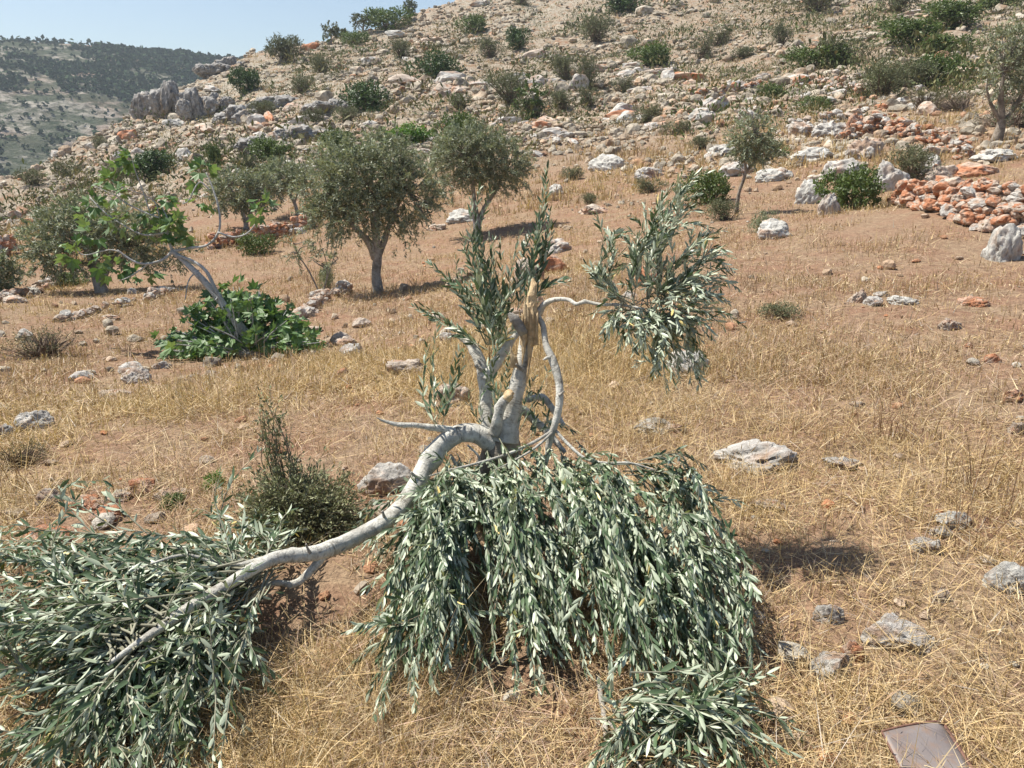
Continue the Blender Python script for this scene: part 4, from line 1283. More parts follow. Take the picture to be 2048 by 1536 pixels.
# ------------------------------------------------------------------ dry grass
def grass():
    r = np.random.default_rng(80)
    pal = np.array([(.58, .42, .21), (.68, .54, .33), (.40, .26, .14), (.49, .345, .255), (.52, .45, .37)])
    groups = []

    def field(n, r0, r1, hmean, wd, lying, segs=2, tuft=7, weed=None):
        nt = n // tuft
        az = r.uniform(-1.0, 1.0, nt); rr = np.exp(r.uniform(math.log(r0), math.log(r1), nt))
        x, y = rr * np.sin(az), rr * np.cos(az)
        cov = fbm(x * .9, y * .9, None, 3, 95) + .35 * fbm(x * .25, y * .25, None, 2, 96)
        keep = (rr < np.interp(az, RAZ, RR) - 4) & (r.random(nt) < .30 + .9 * sstep(-.30, .25, cov) * np.where(rr > 6, 1.2, 1))
        if weed:
            keep = r.random(nt) < 1.0 * sstep(.12, .42, fbm(x * .5, y * .5, None, 3, 99))
        for (bx_, by_, br) in BARE:
            keep &= ((x - bx_) ** 2 + (y - by_) ** 2 > (br * r.uniform(.5, 1.1, nt)) ** 2)
        x, y, rr, cov = x[keep], y[keep], rr[keep], cov[keep]; nt = len(x)
        th = np.exp(r.normal(0, .32, nt)) * (0.75 + .5 * sstep(-.1, .5, cov))
        k = nt * tuft
        sp = np.repeat(.028 * (1 + .12 * rr), tuft)
        X = np.repeat(x, tuft) + r.normal(0, 1, k) * sp; Y = np.repeat(y, tuft) + r.normal(0, 1, k) * sp
        Z = ground_z(X, Y)
        pk = sstep(.0, .45, fbm(X * .28, Y * .28, None, 2, 97) + .85 * sstep(.3, 2.5, X) * sstep(3.2, 5.5, Y) * sstep(14, 9, Y) + .22 * sstep(5, 8, Y))
        u = r.random(k)
        ci = np.where(u < .45 - .30 * pk, 0, np.where(u < .72 - .32 * pk, 1, np.where(u < .84 - .12 * pk, 2, np.where(u < .97, 3, 4))))
        ci = np.where((pk < .2) & (ci == 3) & (u < .93), 0, ci)
        H = np.repeat(th, tuft) * hmean * r.uniform(.45, 1.35, k)
        W_ = wd * r.uniform(.6, 1.3, k) * (1 + .10 * np.repeat(rr, tuft))
        a = r.uniform(0, 2 * math.pi, k)
        lie = r.random(k) < lying
        lean = np.where(lie, r.uniform(1.0, 1.5, k), np.abs(r.normal(.25, .28, k)))
        bend = np.where(lie, r.uniform(-.1, .3, k), r.uniform(.1, .9, k))
        hd = np.stack([np.cos(a), np.sin(a), 0 * a], -1)
        ps = [np.stack([X, Y, Z - .008 + lie * r.uniform(.005, .05, k)], -1)]
        ang = lean.copy()
        sg = H / segs
        for j in range(segs):
            ps.append(ps[-1] + (hd * np.sin(ang)[:, None] + np.array([0, 0, 1]) * np.cos(ang)[:, None]) * sg[:, None])
            ang = ang + bend / segs
        fa = r.uniform(0, math.pi, k); wv = np.stack([np.cos(fa), np.sin(fa), r.uniform(-.3, .3, k)], -1) * W_[:, None] * .5
        vs = []
        for j, p in enumerate(ps):
            f = [1.0, .85, .55][min(j, 2)] if j < segs else .12
            vs += [p - wv * f, p + wv * f] if j < segs else [p]
        V = np.stack(vs, 1).reshape(-1, 3); m = 2 * segs + 1
        b = (np.arange(k) * m)[:, None]
        F = [b + np.array([0, 1, 3, 2])] * (segs - 1) + [b + np.array([2 * segs - 2, 2 * segs - 1, 2 * segs])]
        t = (pal[ci] if not weed else np.array(weed)) * r.uniform(.72, 1.22, (k, 1))
        groups.append((V, F, np.repeat(t, m, 0)))
        # seed heads on some of the standing stems
        hs = np.where(~lie & (r.random(k) < .10))[0]
        if len(hs):
            tp = ps[-1][hs]; d = norm(ps[-1][hs] - ps[-2][hs]); L = H[hs] * .16 + .008
            V2, F2 = leaf_geo(tp - d * L[:, None] * .4, d, r.normal(0, 1, (len(hs), 3)), L, W_[hs] * 2.0, 0 * L, False, .1)
            groups.append((V2, [F2], np.repeat(pal[r.integers(0, 3, len(hs))] * r.uniform(.8, 1.15, (len(hs), 1)), 4, 0)))

    field(195000, 1.25, 7.0, .090, .0024, .48)
    field(98000, 1.25, 6.5, .17, .0019, .85, 2, 4)
    field(340000, 5.0, 32, .105, .0044, .50, 1, 6)
    field(130000, 20, 110, .22, .010, .10, 1, 9)
    field(16000, 1.5, 16, .26, .0026, .15, 2, 16, (.25, .15, .09))
    a = Acc()
    for V, F, t in groups:
        a.add(V, F, t)
    link("dry_grass", a.mesh("dry_grass", [M["grass"]]), kind="stuff")


BARE = []
for (px, py, rad) in [(610, 1190, .40), (1850, 430, 1.3), (1990, 500, .9), (1720, 470, .7), (440, 440, 3.0), (1060, 1350, .25), (190, 1050, .30), (690, 1070, .2), (1845, 1525, .12)]:
    q = hit(px, py); BARE.append((q[0], q[1], rad))
grass()

# ------------------------------------------------------------------ leafy olive twigs
class Spray:
    """gathers leafy twigs; leaves kept as arrays so that the largest can stay single objects"""
    def __init__(s, seed):
        s.tw = Acc(); s.L = []; s.r = np.random.default_rng(seed)

    def twig(s, pts, rad, spacing=.022, leaf=.062, ang=.55, hang=.25, under=.4, start=.12, n=None, col=(.27, .26, .19), fill=1.0):
        r = s.r
        c = catmull(pts, 26)
        tube(s.tw, pts, [rad, rad * .6, rad * .22], 5, 12, .1, 0, np.array(col) * r.uniform(.75, 1.15), False)
        ln = np.concatenate([[0], np.cumsum(np.linalg.norm(np.diff(c, axis=0), axis=1))])
        k = max(2, int(ln[-1] * (1 - start) / spacing))
        u = np.linspace(start, 1, k) * ln[-1]
        p = np.stack([np.interp(u, ln, c[:, i]) for i in range(3)], -1)
        tg = norm(np.stack([np.interp(u, ln, np.gradient(c[:, i])) for i in range(3)], -1))
        side = norm(np.cross(tg, r.normal(0, 1, 3) * .5 + np.array([0, 0, 1.0])))
        up = np.cross(side, tg)
        fl0 = np.where((up * np.array([-.25, -.55, .8])).sum(1, keepdims=True) < 0, -1.0, 1.0); up = up * fl0; side = side * fl0
        for sg in (-1, 1):
            tw = r.normal(0, .5, (k, 1)) + (np.arange(k)[:, None] % 2) * .9
            sd = side * np.cos(tw) * sg + up * np.sin(tw) * sg
            a = ang * r.uniform(.55, 1.5, (k, 1))
            d = norm(tg * np.cos(a) + sd * np.sin(a) + np.array([0, 0, -1]) * hang * r.uniform(.2, 1.6, (k, 1)))
            nr = norm(up + r.normal(0, .55, d.shape))
            fl = np.where(r.random((k, 1)) < under, -1, 1)
            tip = np.linspace(1, .55, k) * np.clip(np.linspace(.75, 1.6, k), 0, 1)
            L = leaf * r.uniform(.6, 1.3, k) * tip
            keep = r.random(k) < fill
            s.L.append([x[keep] for x in (p, d, nr * fl, L, L * r.uniform(.19, .28, k), r.uniform(-.35, .22, k) * fl[:, 0], r.uniform(.75, 1.22, k) * np.ones(k))])

    def branch(s, pts, rad, n_side, side_len, **k):
        """a leafy branch with n_side leafy side twigs leaving it at a slant"""
        r = s.r
        c = catmull(pts, 20); s.twig(pts, rad, **k)
        for j in range(n_side):
            i = int(r.uniform(2, 17)); tg = norm(c[min(i + 1, 19)] - c[i])
            d = norm(tg + r.normal(0, .45, 3) + np.array([0, 0, -.15])); l = side_len * r.uniform(.6, 1.3)
            e = c[i] + d * l
            e[2] = max(e[2], float(ground_z(e[0], e[1])) + .015)
            s.twig([c[i], (c[i] + e) / 2 + np.array([0, 0, .02]), e], rad * .55, **k)

    def arrays(s):
        return [np.concatenate([x[i] for x in s.L]) for i in range(7)]


CURLS = [-.35, -.2, -.05, .1, .22]
LEAF_ME = []
for cu in CURLS:
    V, F = leaf_geo(np.zeros((1, 3)), np.array([[1.0, 0, 0]]), np.array([[0, 0, 1.0]]), np.ones(1), np.ones(1) * .21, np.ones(1) * cu)
    LEAF_ME.append(make_mesh("leaf", V, [F], [M["olive_near_single"]], None, None, None, True))


def finish_sprays(tree_o, items, singles):
    """items: (part name, label or None, Spray). Builds twig meshes, joined leaves, and the leaves that show largest one by one."""
    o0 = np.array(tree_o.location)
    arr = [it[2].arrays() for it in items]
    cen = np.concatenate([a[0] + a[1] * a[3][:, None] * .5 for a in arr]); own = np.concatenate([np.full(len(a[0]), i) for i, a in enumerate(arr)])
    idx = np.concatenate([np.arange(len(a[0])) for a in arr])
    v = cen - EYE; dep = v @ FWD; px = 1024 + FPX * (v @ RGT) / dep; py = 768 - FPX * (v @ UPV) / dep
    inside = (px > 15) & (px < 2033) & (py > 10) & (py < 1526)
    cell = np.full((200, 260), 99.0); ci = np.clip((py / 10).astype(int), 0, 199); cj = np.clip((px / 10).astype(int), 0, 259)
    np.minimum.at(cell, (ci, cj), dep)
    front = dep < cell[ci, cj] + .01
    Ls = np.concatenate([a[3] for a in arr]); dv = np.concatenate([a[1] for a in arr]); nv = np.concatenate([a[2] for a in arr])
    face = np.abs((norm(np.cross(dv, np.cross(nv, dv))) * norm(v)).sum(1))
    score = Ls / dep * (.3 + face) * inside * front
    single = np.zeros(len(own), bool); single[np.argsort(-score)[:singles]] = True
    for i, (nm, lab, sp) in enumerate(items):
        part = link(nm, sp.tw.mesh(nm, [M["twig"]], True), tree_o)
        part.data.transform(Matrix.Translation(Vector(-o0)))
        if lab:
            part["label"] = lab
        a = arr[i]; one = np.zeros(len(a[0]), bool); one[idx[(own == i) & single]] = True
        k = ~one
        V, F = leaf_geo(a[0][k] - o0, a[1][k], a[2][k], a[3][k], a[4][k], a[5][k])
        f = link("foliage", make_mesh("foliage", V, [F], [M["olive_near"]], None, np.repeat(a[6][k][:, None] * np.where((np.sin(np.arange(k.sum()) * 12.9898) * 43758.5 % 1 < .018)[:, None], [(1.6, 1.15, .6)], [(1.0, 1.0, 1.0)]), len(LT), 0), None, True), part)
        f["kind"] = "stuff"
        for j in np.where(one)[0]:
            d = a[1][j] / np.linalg.norm(a[1][j]); sd = np.cross(d, a[2][j]); sd /= np.linalg.norm(sd); nn = np.cross(sd, d)
            o = bpy.data.objects.new("leaf", LEAF_ME[int(np.argmin([abs(a[5][j] - c) for c in CURLS]))]); COL.objects.link(o); o.parent = part
            L, w = a[3][j], a[4][j] / .21
            mt = Matrix.Identity(4)
            for q in range(3):
                # local x = along, y = -side (keeps the handedness of the template), z = normal
                mt[q][0] = d[q] * L; mt[q][1] = -sd[q] * w; mt[q][2] = nn[q] * L; mt[q][3] = a[0][j][q] - o0[q]
            o.matrix_basis = mt


def PP(*pts):
    return np.array([P(*p) for p in pts])


# ------------------------------------------------------------------ the broken olive tree
def px_r(w, dep):
    return .5 * w * dep / FPX


def broken_olive():
    r = np.random.default_rng(21)
    base = hit(968, 1062)
    t = thing("broken_olive_tree", "hacked white barked olive tree, long limb bent down, leaves hanging to the ground", "olive tree", base)
    o0 = base

    def limb(name, pts, widths, label=None, m="bark_white", bump_=.10, seg=14, parent=None, seed=0):
        a = Acc(); p = PP(*pts)
        dmean = np.mean([q[2] for q in pts])
        c = tube(a, p - o0, [px_r(w * .72, dmean) for w in widths], max(seg, 14), len(pts) * 10, bump_ * 1.25, 0, None, True, seed, 3 + len(pts))
        o = link(name, a.mesh(name, [M[m]], True), parent or t)
        if label:
            o["label"] = label
        return o

    limb("trunk", [(968, 1075, 3.27), (966, 1030, 3.25), (985, 960, 3.2), (1000, 905, 3.17), (1004, 876, 3.15), (1008, 852, 3.14)], [150, 118, 104, 112, 92, 46], None, "bark_brown", .24, 22, None, 3)
    A_ = [(990, 885, 3.14), (955, 868, 3.12), (918, 868, 3.10), (885, 888, 3.08), (856, 925, 3.05), (832, 970, 2.98), (800, 1018, 2.90), (755, 1052, 2.82), (700, 1080, 2.74), (650, 1102, 2.66), (600, 1110, 2.60), (552, 1116, 2.55),
          (505, 1138, 2.48), (450, 1172, 2.40), (390, 1208, 2.32), (330, 1250, 2.24), (270, 1290, 2.18), (215, 1330, 2.14)]
    limb("limb", A_, [84, 64, 58, 60, 58, 54, 52, 48, 46, 44, 38, 36, 32, 30, 27, 23, 16, 9], "long white limb bent down to the ground", "bark_white", .09, 16, None, 5)
    limb("limb_fork", [(552, 1114, 2.55), (505, 1124, 2.52), (465, 1132, 2.50), (420, 1122, 2.48), (370, 1110, 2.46), (310, 1125, 2.44), (250, 1150, 2.40)], [22, 17, 14, 11, 9, 7, 4], None, "bark_white", .1, 10, None, 6)
    limb("limb_fork", [(654, 1100, 2.665), (632, 1130, 2.64), (602, 1160, 2.62), (575, 1172, 2.60)], [26, 22, 21, 22], None, "bark_white", .1, 10, None, 7)
    limb("limb_fork", [(585, 1170, 2.605), (550, 1166, 2.58), (515, 1184, 2.55), (490, 1215, 2.52), (470, 1260, 2.5)], [18, 17, 13, 9, 5], None, "bark_white", .1, 10, None, 8)
    limb("dead_stub", [(905, 862, 3.09), (872, 856, 3.07), (835, 851, 3.05), (795, 849, 3.03), (768, 842, 3.02), (753, 835, 3.01)], [26, 20, 15, 13, 8, 2], "bleached broken stub pointing away from the limb", "bark_white", .14, 10, None, 9)
    limb("upright_limb", [(1008, 880, 3.13), (1016, 840, 3.12), (1030, 790, 3.12), (1044, 735, 3.12), (1052, 690, 3.12), (1057, 650, 3.12), (1058, 632, 3.12)], [84, 54, 46, 43, 42, 45, 40], "upright white limb with broken top", "bark_white", .09, 16, None, 10)
    limb("side_stub", [(990, 868, 3.09), (996, 835, 3.06), (1004, 808, 3.05), (1016, 794, 3.05)], [34, 30, 28, 27], None, "bark_white", .14, 12, None, 11)
    limb("cut_end", [(1012, 799, 3.048), (1020, 788, 3.045), (1026, 783, 3.045)], [25, 24, 12], "pale yellow sawn end of the side stub", "wood", .12, 12, None, 12)
    kn = limb("broken_knob", [(1048, 668, 3.085), (1038, 652, 3.07), (1028, 638, 3.06), (1018, 626, 3.06)], [22, 26, 26, 9], "grey knob beside the torn top", "bark_grey", .3, 12, None, 13)
    # torn yellow wood standing on the broken top
    a = Acc()
    p = PP((1056, 700, 3.115), (1057, 668, 3.105), (1058, 645, 3.10), (1062, 612, 3.10), (1066, 575, 3.10), (1067, 556, 3.10)); tube(a, p - o0, [px_r(8, 3.1), px_r(25, 3.1), px_r(29, 3.1), px_r(24, 3.1), px_r(15, 3.1), px_r(4, 3.1)], 14, 40, .55, 0, None, True, 77, 26)
    for k in range(24):
        x = 1042 + k * 1.35; top = 562 + abs(k - 14) * 3.5 + r.uniform(-6, 52)
        d = 3.085 + r.uniform(-.012, .012)
        p = PP((x, 690, d + .02), (x + r.uniform(-2, 2), (648 + top) / 2, d + r.uniform(-.01, .01)), (x + 2 + r.uniform(-4, 4), top, d + r.uniform(-.01, .02)))
        tube(a, p - o0, [px_r(7, 3.1), px_r(6, 3.1), px_r(.8, 3.1)], 4, 8, .2, 0, None, True, k)
    sw = link("splintered_wood", a.mesh("splintered_wood", [M["wood"]]), t); sw["label"] = "torn yellow wood at the broken top"
    a = Acc()
    for k in range(4):
        x = 1024 + k * 3
        p = PP((x, 735, 3.09), (x - 1, 715, 3.08), (x - 3, 692 + 7 * k, 3.08)); tube(a, p - o0, [.008, .006, .001], 4, 6, .2)
    link("splinter", a.mesh("splinter", [M["wood"]]), t)
    limb("rear_limb", [(978, 890, 3.24), (974, 840, 3.26), (972, 790, 3.28), (964, 740, 3.30), (952, 705, 3.32), (936, 685, 3.34), (912, 670, 3.36)], [52, 38, 35, 34, 30, 22, 10], "mottled limb behind with a pale broken tip", "bark_white", .16, 14, None, 14)
    limb("rear_fork", [(968, 760, 3.28), (990, 730, 3.30), (1010, 700, 3.33), (1030, 672, 3.36), (1050, 660, 3.4)], [34, 30, 26, 18, 10], None, "bark_white", .16, 10, None, 15)
    limb("thin_limb", [(1068, 650, 3.13), (1076, 628, 3.12), (1090, 608, 3.1), (1112, 599, 3.06), (1138, 600, 3.03), (1152, 608, 3.0), (1172, 604, 2.98), (1200, 609, 2.95), (1240, 610, 2.9), (1290, 618, 2.86)], [22, 22, 18, 13, 11, 11, 10, 9, 8, 5], "thin crooked limb reaching out to the silver spray", "bark_white", .12, 10, None, 16)
    limb("drooping_limb", [(1074, 630, 3.12), (1086, 652, 3.1), (1092, 690, 3.08), (1106, 722, 3.06), (1118, 765, 3.04), (1119, 805, 3.03), (1111, 845, 3.03), (1100, 880, 3.04), (1094, 915, 3.06), (1086, 950, 3.08)], [15, 16, 18, 24, 22, 21, 20, 18, 14, 8], "smooth pale limb curving down beside the upright one", "bark_white", .08, 12, None, 17)
    limb("drooping_limb_spur", [(1104, 716, 3.06), (1094, 716, 3.05), (1086, 720, 3.05)], [14, 10, 3], None, "bark_white", .1, 8, None, 18)
    limb("hanging_twig", [(1104, 862, 3.03), (1072, 882, 3.0), (1020, 906, 2.97), (960, 925, 2.95), (900, 940, 2.93), (858, 952, 2.92)], [10, 9, 8, 7, 6, 4], None, "bark_white", .1, 8, None, 19)
    limb("hanging_twig", [(1104, 866, 3.02), (1070, 896, 2.98), (1030, 920, 2.95), (990, 940, 2.93)], [8, 7, 5, 3], None, "bark_white", .1, 8, None, 20)
    limb("hanging_twig", [(1112, 862, 3.03), (1140, 892, 3.0), (1172, 918, 2.97), (1210, 926, 2.95), (1260, 926, 2.93), (1310, 940, 2.92)], [9, 9, 8, 8, 6, 4], None, "bark_white", .1, 8, None, 22)
    limb("rear_limb_low", [(1024, 870, 3.22), (1040, 820, 3.28), (1070, 842, 3.3), (1098, 868, 3.28), (1130, 905, 3.24)], [30, 26, 24, 20, 12], None, "bark_white", .14, 10, None, 23)
    limb("rear_limb_low", [(1050, 800, 3.34), (1085, 795, 3.36), (1108, 822, 3.34), (1128, 850, 3.3)], [14, 20, 18, 10], None, "bark_white", .14, 10, None, 24)
    limb("looping_shoot", [(900, 910, 3.1), (920, 935, 3.08), (952, 945, 3.07), (958, 915, 3.06), (935, 890, 3.06)], [10, 9, 8, 7, 5], None, "bark_white", .1, 8, None, 25)

    a = Acc()
    for q in (((1060, 672, 3.078), (1059, 712, 3.082), (1052, 768, 3.088)), ((1050, 668, 3.075), (1047, 700, 3.08), (1044, 730, 3.085))):
        tube(a, PP(*q) - o0, [.011, .008, .001], 5, 12, .4, 0, None, True, 5)
    link("splinter", a.mesh("splinter", [M["wood"]]), t)
    for (x, y, d, ex, ey, w) in [(838, 958, 2.97, 822, 944, 9), (770, 1040, 2.83, 765, 1022, 8), (690, 1085, 2.70, 684, 1102, 8), (620, 1106, 2.60, 612, 1088, 7), (1046, 740, 3.09, 1032, 728, 8), (1118, 790, 3.02, 1128, 782, 6), (964, 740, 3.27, 950, 730, 8)]:
        limb("twig_stub", [(x, y, d), ((x + ex) / 2, (y + ey) / 2 + 1, d - .01), (ex, ey, d - .02)], [w * 1.5, w, w * .7], None, "bark_grey", .25, 8, None, x)
    items = []
    # upright leafy shoots
    def shoots(lab, specs, seed, leaf=.064, extra=1):
        s = Spray(seed)
        specs = specs + [([(x + jx * (i > 0) + r.normal(0, 5), y + jy * i / len(q), d + r.normal(0, .03)) for i, (x, y, d) in enumerate(q)], w) for q, w in specs for jx, jy in [(r.normal(0, 20), r.uniform(-20, 45)) for _ in range(extra)]]
        for pts, rad in specs:
            s.twig(PP(*pts), rad * .7, .021, leaf, .5, .0, .35, .15, col=(.28, .30, .20))
        items.append(("leafy_shoot", lab, s))
    D = 3.25
    shoots("tallest leafy shoots rising above the torn top", [
        ([(1050, 640, D), (1068, 520, D), (1082, 430, D), (1092, 345, D)], .004), ([(1060, 630, D), (1060, 540, D), (1070, 470, D), (1078, 430, D)], .003),
        ([(1010, 660, D), (1020, 560, D), (1032, 500, D), (1040, 470, D)], .003), ([(1062, 600, D + .02), (1095, 570, D), (1125, 560, D - .03)], .002),
        ([(1035, 620, D), (1045, 560, D), (1042, 515, D)], .003), ([(1055, 600, D), (1092, 520, D), (1105, 450, D)], .002)], 31)
    shoots("sheaf of leafy shoots beside the torn top", [
        ([(990, 690, D + .05), (975, 590, D + .05), (955, 500, D), (940, 478, D)], .004), ([(985, 690, D), (962, 560, D - .05), (950, 460, D - .05), (958, 380, D - .05)], .004),
        ([(1000, 690, D), (1004, 600, D), (985, 520, D), (978, 475, D)], .003), ([(975, 690, D), (930, 610, D), (900, 560, D), (868, 535, D)], .003),
        ([(970, 700, D), (920, 660, D), (880, 630, D), (850, 615, D)], .003), ([(990, 680, D), (940, 600, D + .1), (915, 555, D + .1), (912, 520, D + .1)], .003),
        ([(1000, 690, D + .1), (1010, 620, D + .1), (1005, 560, D + .1), (1000, 490, D + .1)], .003), ([(1000, 700, D), (985, 640, D), (950, 610, D), (925, 590, D)], .003),
        ([(985, 700, D - .06), (990, 640, D - .06), (1015, 590, D - .06)], .003)], 32, .064, 2)
    shoots("single leafy shoots standing on the bent limb", [
        ([(872, 858, 3.08), (868, 800, 3.1), (866, 730, 3.12), (874, 655, 3.14)], .003), ([(884, 856, 3.09), (895, 800, 3.1), (910, 740, 3.1), (918, 705, 3.1)], .002),
        ([(872, 855, 3.08), (886, 790, 3.05), (884, 750, 3.05)], .002)], 33)
    shoots("leafy shoots between the limbs", [
        ([(980, 880, 3.15), (990, 800, 3.13), (985, 740, 3.12), (1000, 680, 3.12)], .003), ([(985, 870, 3.13), (1002, 780, 3.11), (1010, 720, 3.1)], .003),
        ([(965, 860, 3.15), (960, 800, 3.14), (975, 760, 3.14)], .002), ([(1040, 860, 3.2), (1075, 790, 3.2), (1095, 745, 3.2)], .003), ([(1060, 870, 3.2), (1110, 850, 3.15), (1150, 862, 3.1)], .002),
        ([(1060, 880, 3.2), (1070, 840, 3.2), (1060, 780, 3.2)], .002), ([(960, 930, 3.1), (925, 940, 3.0), (905, 925, 2.98)], .002), ([(1000, 700, 3.2), (1010, 660, 3.15), (985, 650, 3.1)], .002)], 34, .05)
    # silver spray at the end of the thin limb
    s = Spray(35)
    C0 = (1250, 612)
    for (ex, ey, bx_, by_, ns) in 3 * [(1212, 478, 1195, 560, 1), (1225, 500, 1210, 560, 1), (1290, 478, 1262, 540, 2), (1322, 440, 1270, 530, 3), (1405, 372, 1310, 470, 4), (1372, 430, 1300, 520, 3), (1418, 500, 1330, 550, 4), (1445, 508, 1345, 570, 4),
                                   (1440, 560, 1340, 590, 4), (1450, 606, 1350, 600, 3), (1445, 625, 1350, 625, 3), (1405, 660, 1330, 630, 3), (1345, 665, 1300, 640, 3), (1330, 742, 1320, 660, 3), (1412, 735, 1370, 650, 2), (1262, 668, 1240, 640, 2), (1225, 650, 1225, 620, 1), (1290, 690, 1275, 640, 2), (1360, 700, 1310, 640, 2)]:
        dd = 2.88 + r.uniform(-.14, .14); ex = 1240 + (ex - 1240) * .88 + r.normal(0, 8); ey += r.normal(0, 9)
        s.branch([P(C0[0] + r.uniform(-10, 40) + (r.uniform(0, 110) if ex > 1310 else 0), C0[1] + r.uniform(-14, 10), 2.88), P(bx_ + r.uniform(-15, 15), by_ + r.uniform(-15, 15), 2.88 + (dd - 2.88) * .5), P((bx_ + 2 * ex) / 3 + r.uniform(-12, 12), (by_ + 2 * ey) / 3 - 8, dd), P(ex, ey, dd)], .0022, ns + 1, .11, spacing=.0125, leaf=.047, ang=.45, hang=.03, under=.92, start=.2)
    items.append(("leafy_branch", "silver spray held out on the thin crooked limb", s))
    # the curtain of leaves hanging to the ground
    for g in range(9):
        s = Spray(40 + g)
        for k in range(15):
            if k % 4 == 0:
                fc = (g + r.uniform(-.1, 1.1)) / 9; cz, cl_, cs = r.normal(0, .05), r.normal(0, 42), abs(r.normal(0, 95)) * (r.random() < .65)
            f = fc + r.normal(0, .013)
            if k >= 10:
                f = (g + r.random()) / 9; cz, cl_, cs = .04, r.normal(0, 30), abs(r.normal(0, 70))
            sx = np.interp(f, [-.1, 0, .2, .35, .6, 1, 1.1], [872, 885, 902, 935, 1090, 1375, 1420]) + r.normal(0, 16); sy = 955 - 55 * math.sin(math.pi * min(1, max(0, f) * 1.1)) ** .7 + 75 * max(0, .32 - f) / .32 + cs + r.normal(0, 14)
            fr = r.random()
            ex = np.interp(f, [-.1, 0, .2, .35, .6, 1, 1.1], [700, 725, 840, 1010, 1265, 1520, 1545]) + r.normal(0, 26); lo = cl_ + np.interp(f, [0, .12, .28, .42, .55, .8, 1], [1420, 1395, 1355, 1340, 1385, 1400, 1375])
            hi = 1130
            ey = hi + (lo - hi) * fr ** .6
            ex = sx + (ex - sx) * (ey - sy) / (lo - sy)
            gq = hit(ex, ey); gd = (gq - EYE) @ FWD
            ds = 3.12 + r.uniform(-.12, .14)
            de = gd - .06 - .28 * (1 - fr) - r.uniform(0, .05) + min(cz, .04)
            p0 = P(sx, sy, ds); p1 = P(ex, ey, min(de, ds - .05))
            md = (p0 + p1) / 2 + np.array([r.normal(0, .05), -.05 + r.normal(0, .05), .07 + r.uniform(-.03, .09)])
            s.branch([p0, md, p1], .003, 4, .18, spacing=.0185, leaf=.058, ang=.33, hang=.2, under=.50, start=.06, col=(.22, .22, .15))
        items.append(("leafy_branch", None, s))
    s = Spray(52)      # small wing of leaves behind the bent limb
    for k in range(18):
        p0 = P(900 + r.normal(0, 25), 1010 + r.normal(0, 30), 3.1); p1 = P(r.uniform(700, 830), r.uniform(1060, 1200), 2.98 + r.uniform(-.06, .06))
        s.branch([p0, (p0 + p1) / 2 + [0, 0, .07], p1], .003, 2, .14, spacing=.025, leaf=.056, ang=.45, hang=.2, under=.45)
    items.append(("leafy_branch", "small leafy wing under the bent limb", s))
    s = Spray(53)      # right hand wing behind the curtain
    for k in range(14):
        p0 = P(1300 + r.normal(0, 40), 935 + r.normal(0, 12), 3.05); p1 = P(r.uniform(1380, 1445), r.uniform(930, 1130), 3.0 + r.uniform(-.1, .1))
        s.branch([p0, (p0 + p1) / 2 + [0, 0, .05], p1], .003, 2, .12, spacing=.022, leaf=.060, ang=.4, hang=.5, under=.5)
    items.append(("leafy_branch", None, s))
    # fallen crown of the bent limb
    AL = catmull(PP(*A_[11:]), 40)
    def crown(seed, n, spec, lab):
        s = Spray(seed)
        for k in range(n):
            i = int(r.uniform(0, 39)); ex, ey = spec(); low = ey > 1230 and ex > -60
            p0 = AL[i] + r.normal(0, .02, 3) + (np.array([0, .03, -.05]) if low else 0)
            gq = hit(ex, ey); gd = (gq - EYE) @ FWD
            de = gd - (r.uniform(.30, .62) if ey < 1290 else r.uniform(.03, .22))
            p1 = P(ex, ey, max(de, 1.55))
            md = (p0 + p1) / 2 + np.array([r.normal(0, .05), r.normal(0, .05), (.04 + r.uniform(-.03, .07)) if ey < 1130 and ex < 260 else r.uniform(-.06, .03)])
            s.branch([p0, md, p1], .004, 3, .17, spacing=.023, leaf=.060, ang=.50, hang=.25, under=.42, start=.26 if low else .10)
        items.append(("leafy_branch", lab, s))
    crown(60, 30, lambda: (r.uniform(-120, 150), r.uniform(1115, 1290)), "sunlit leafy tips sweeping away from the bent limb")
    crown(68, 14, lambda: (r.uniform(-140, 130), r.uniform(1058, 1120)), None)
    crown(61, 26, lambda: (r.uniform(110, 420), r.uniform(1095, 1150)), None)
    crown(62, 12, lambda: (r.uniform(380, 560), r.uniform(990, 1090)), "pale leafy tips lifted against the thorny cushion")
    crown(63, 34, lambda: (r.uniform(-80, 200), r.uniform(1250, 1500)), None)
    crown(64, 34, lambda: (r.uniform(120, 460), r.uniform(1300, 1560)), "shaded leafy mass under the bent limb")
    crown(65, 18, lambda: (r.uniform(-60, 380), r.uniform(1470, 1620)), None)
    crown(66, 14, lambda: (r.uniform(330, 500), r.uniform(1200, 1400)), None)
    s = Spray(67)
    for j, pts in enumerate(([(300, 1100, 2.75), (160, 1010, 2.85), (120, 975, 2.85), (205, 960, 2.85)], [(240, 1120, 2.75), (150, 1030, 2.8), (120, 990, 2.8), (150, 965, 2.8)], [(320, 1090, 2.8), (235, 1010, 2.9), (215, 975, 2.95), (212, 1010, 2.95)],
                [(470, 1120, 2.7), (440, 1050, 2.8), (460, 970, 2.85), (515, 905, 2.9)], [(455, 1080, 2.75), (430, 1000, 2.8), (440, 950, 2.82)], [(540, 1110, 2.72), (520, 1075, 2.7), (480, 1045, 2.7), (440, 1030, 2.7)])):
        if j == 3:
            items.append(("leafy_tips", "arching fallen tips over the rusty rocks", s)); s = Spray(68)
        s.twig(PP(*pts), .0035, .035, .072, .5, .15, .55, .35)
    items.append(("leafy_tips", "pale tips rising in front of the thorny cushion", s))
    finish_sprays(t, items, 300)
    return t


broken_olive()


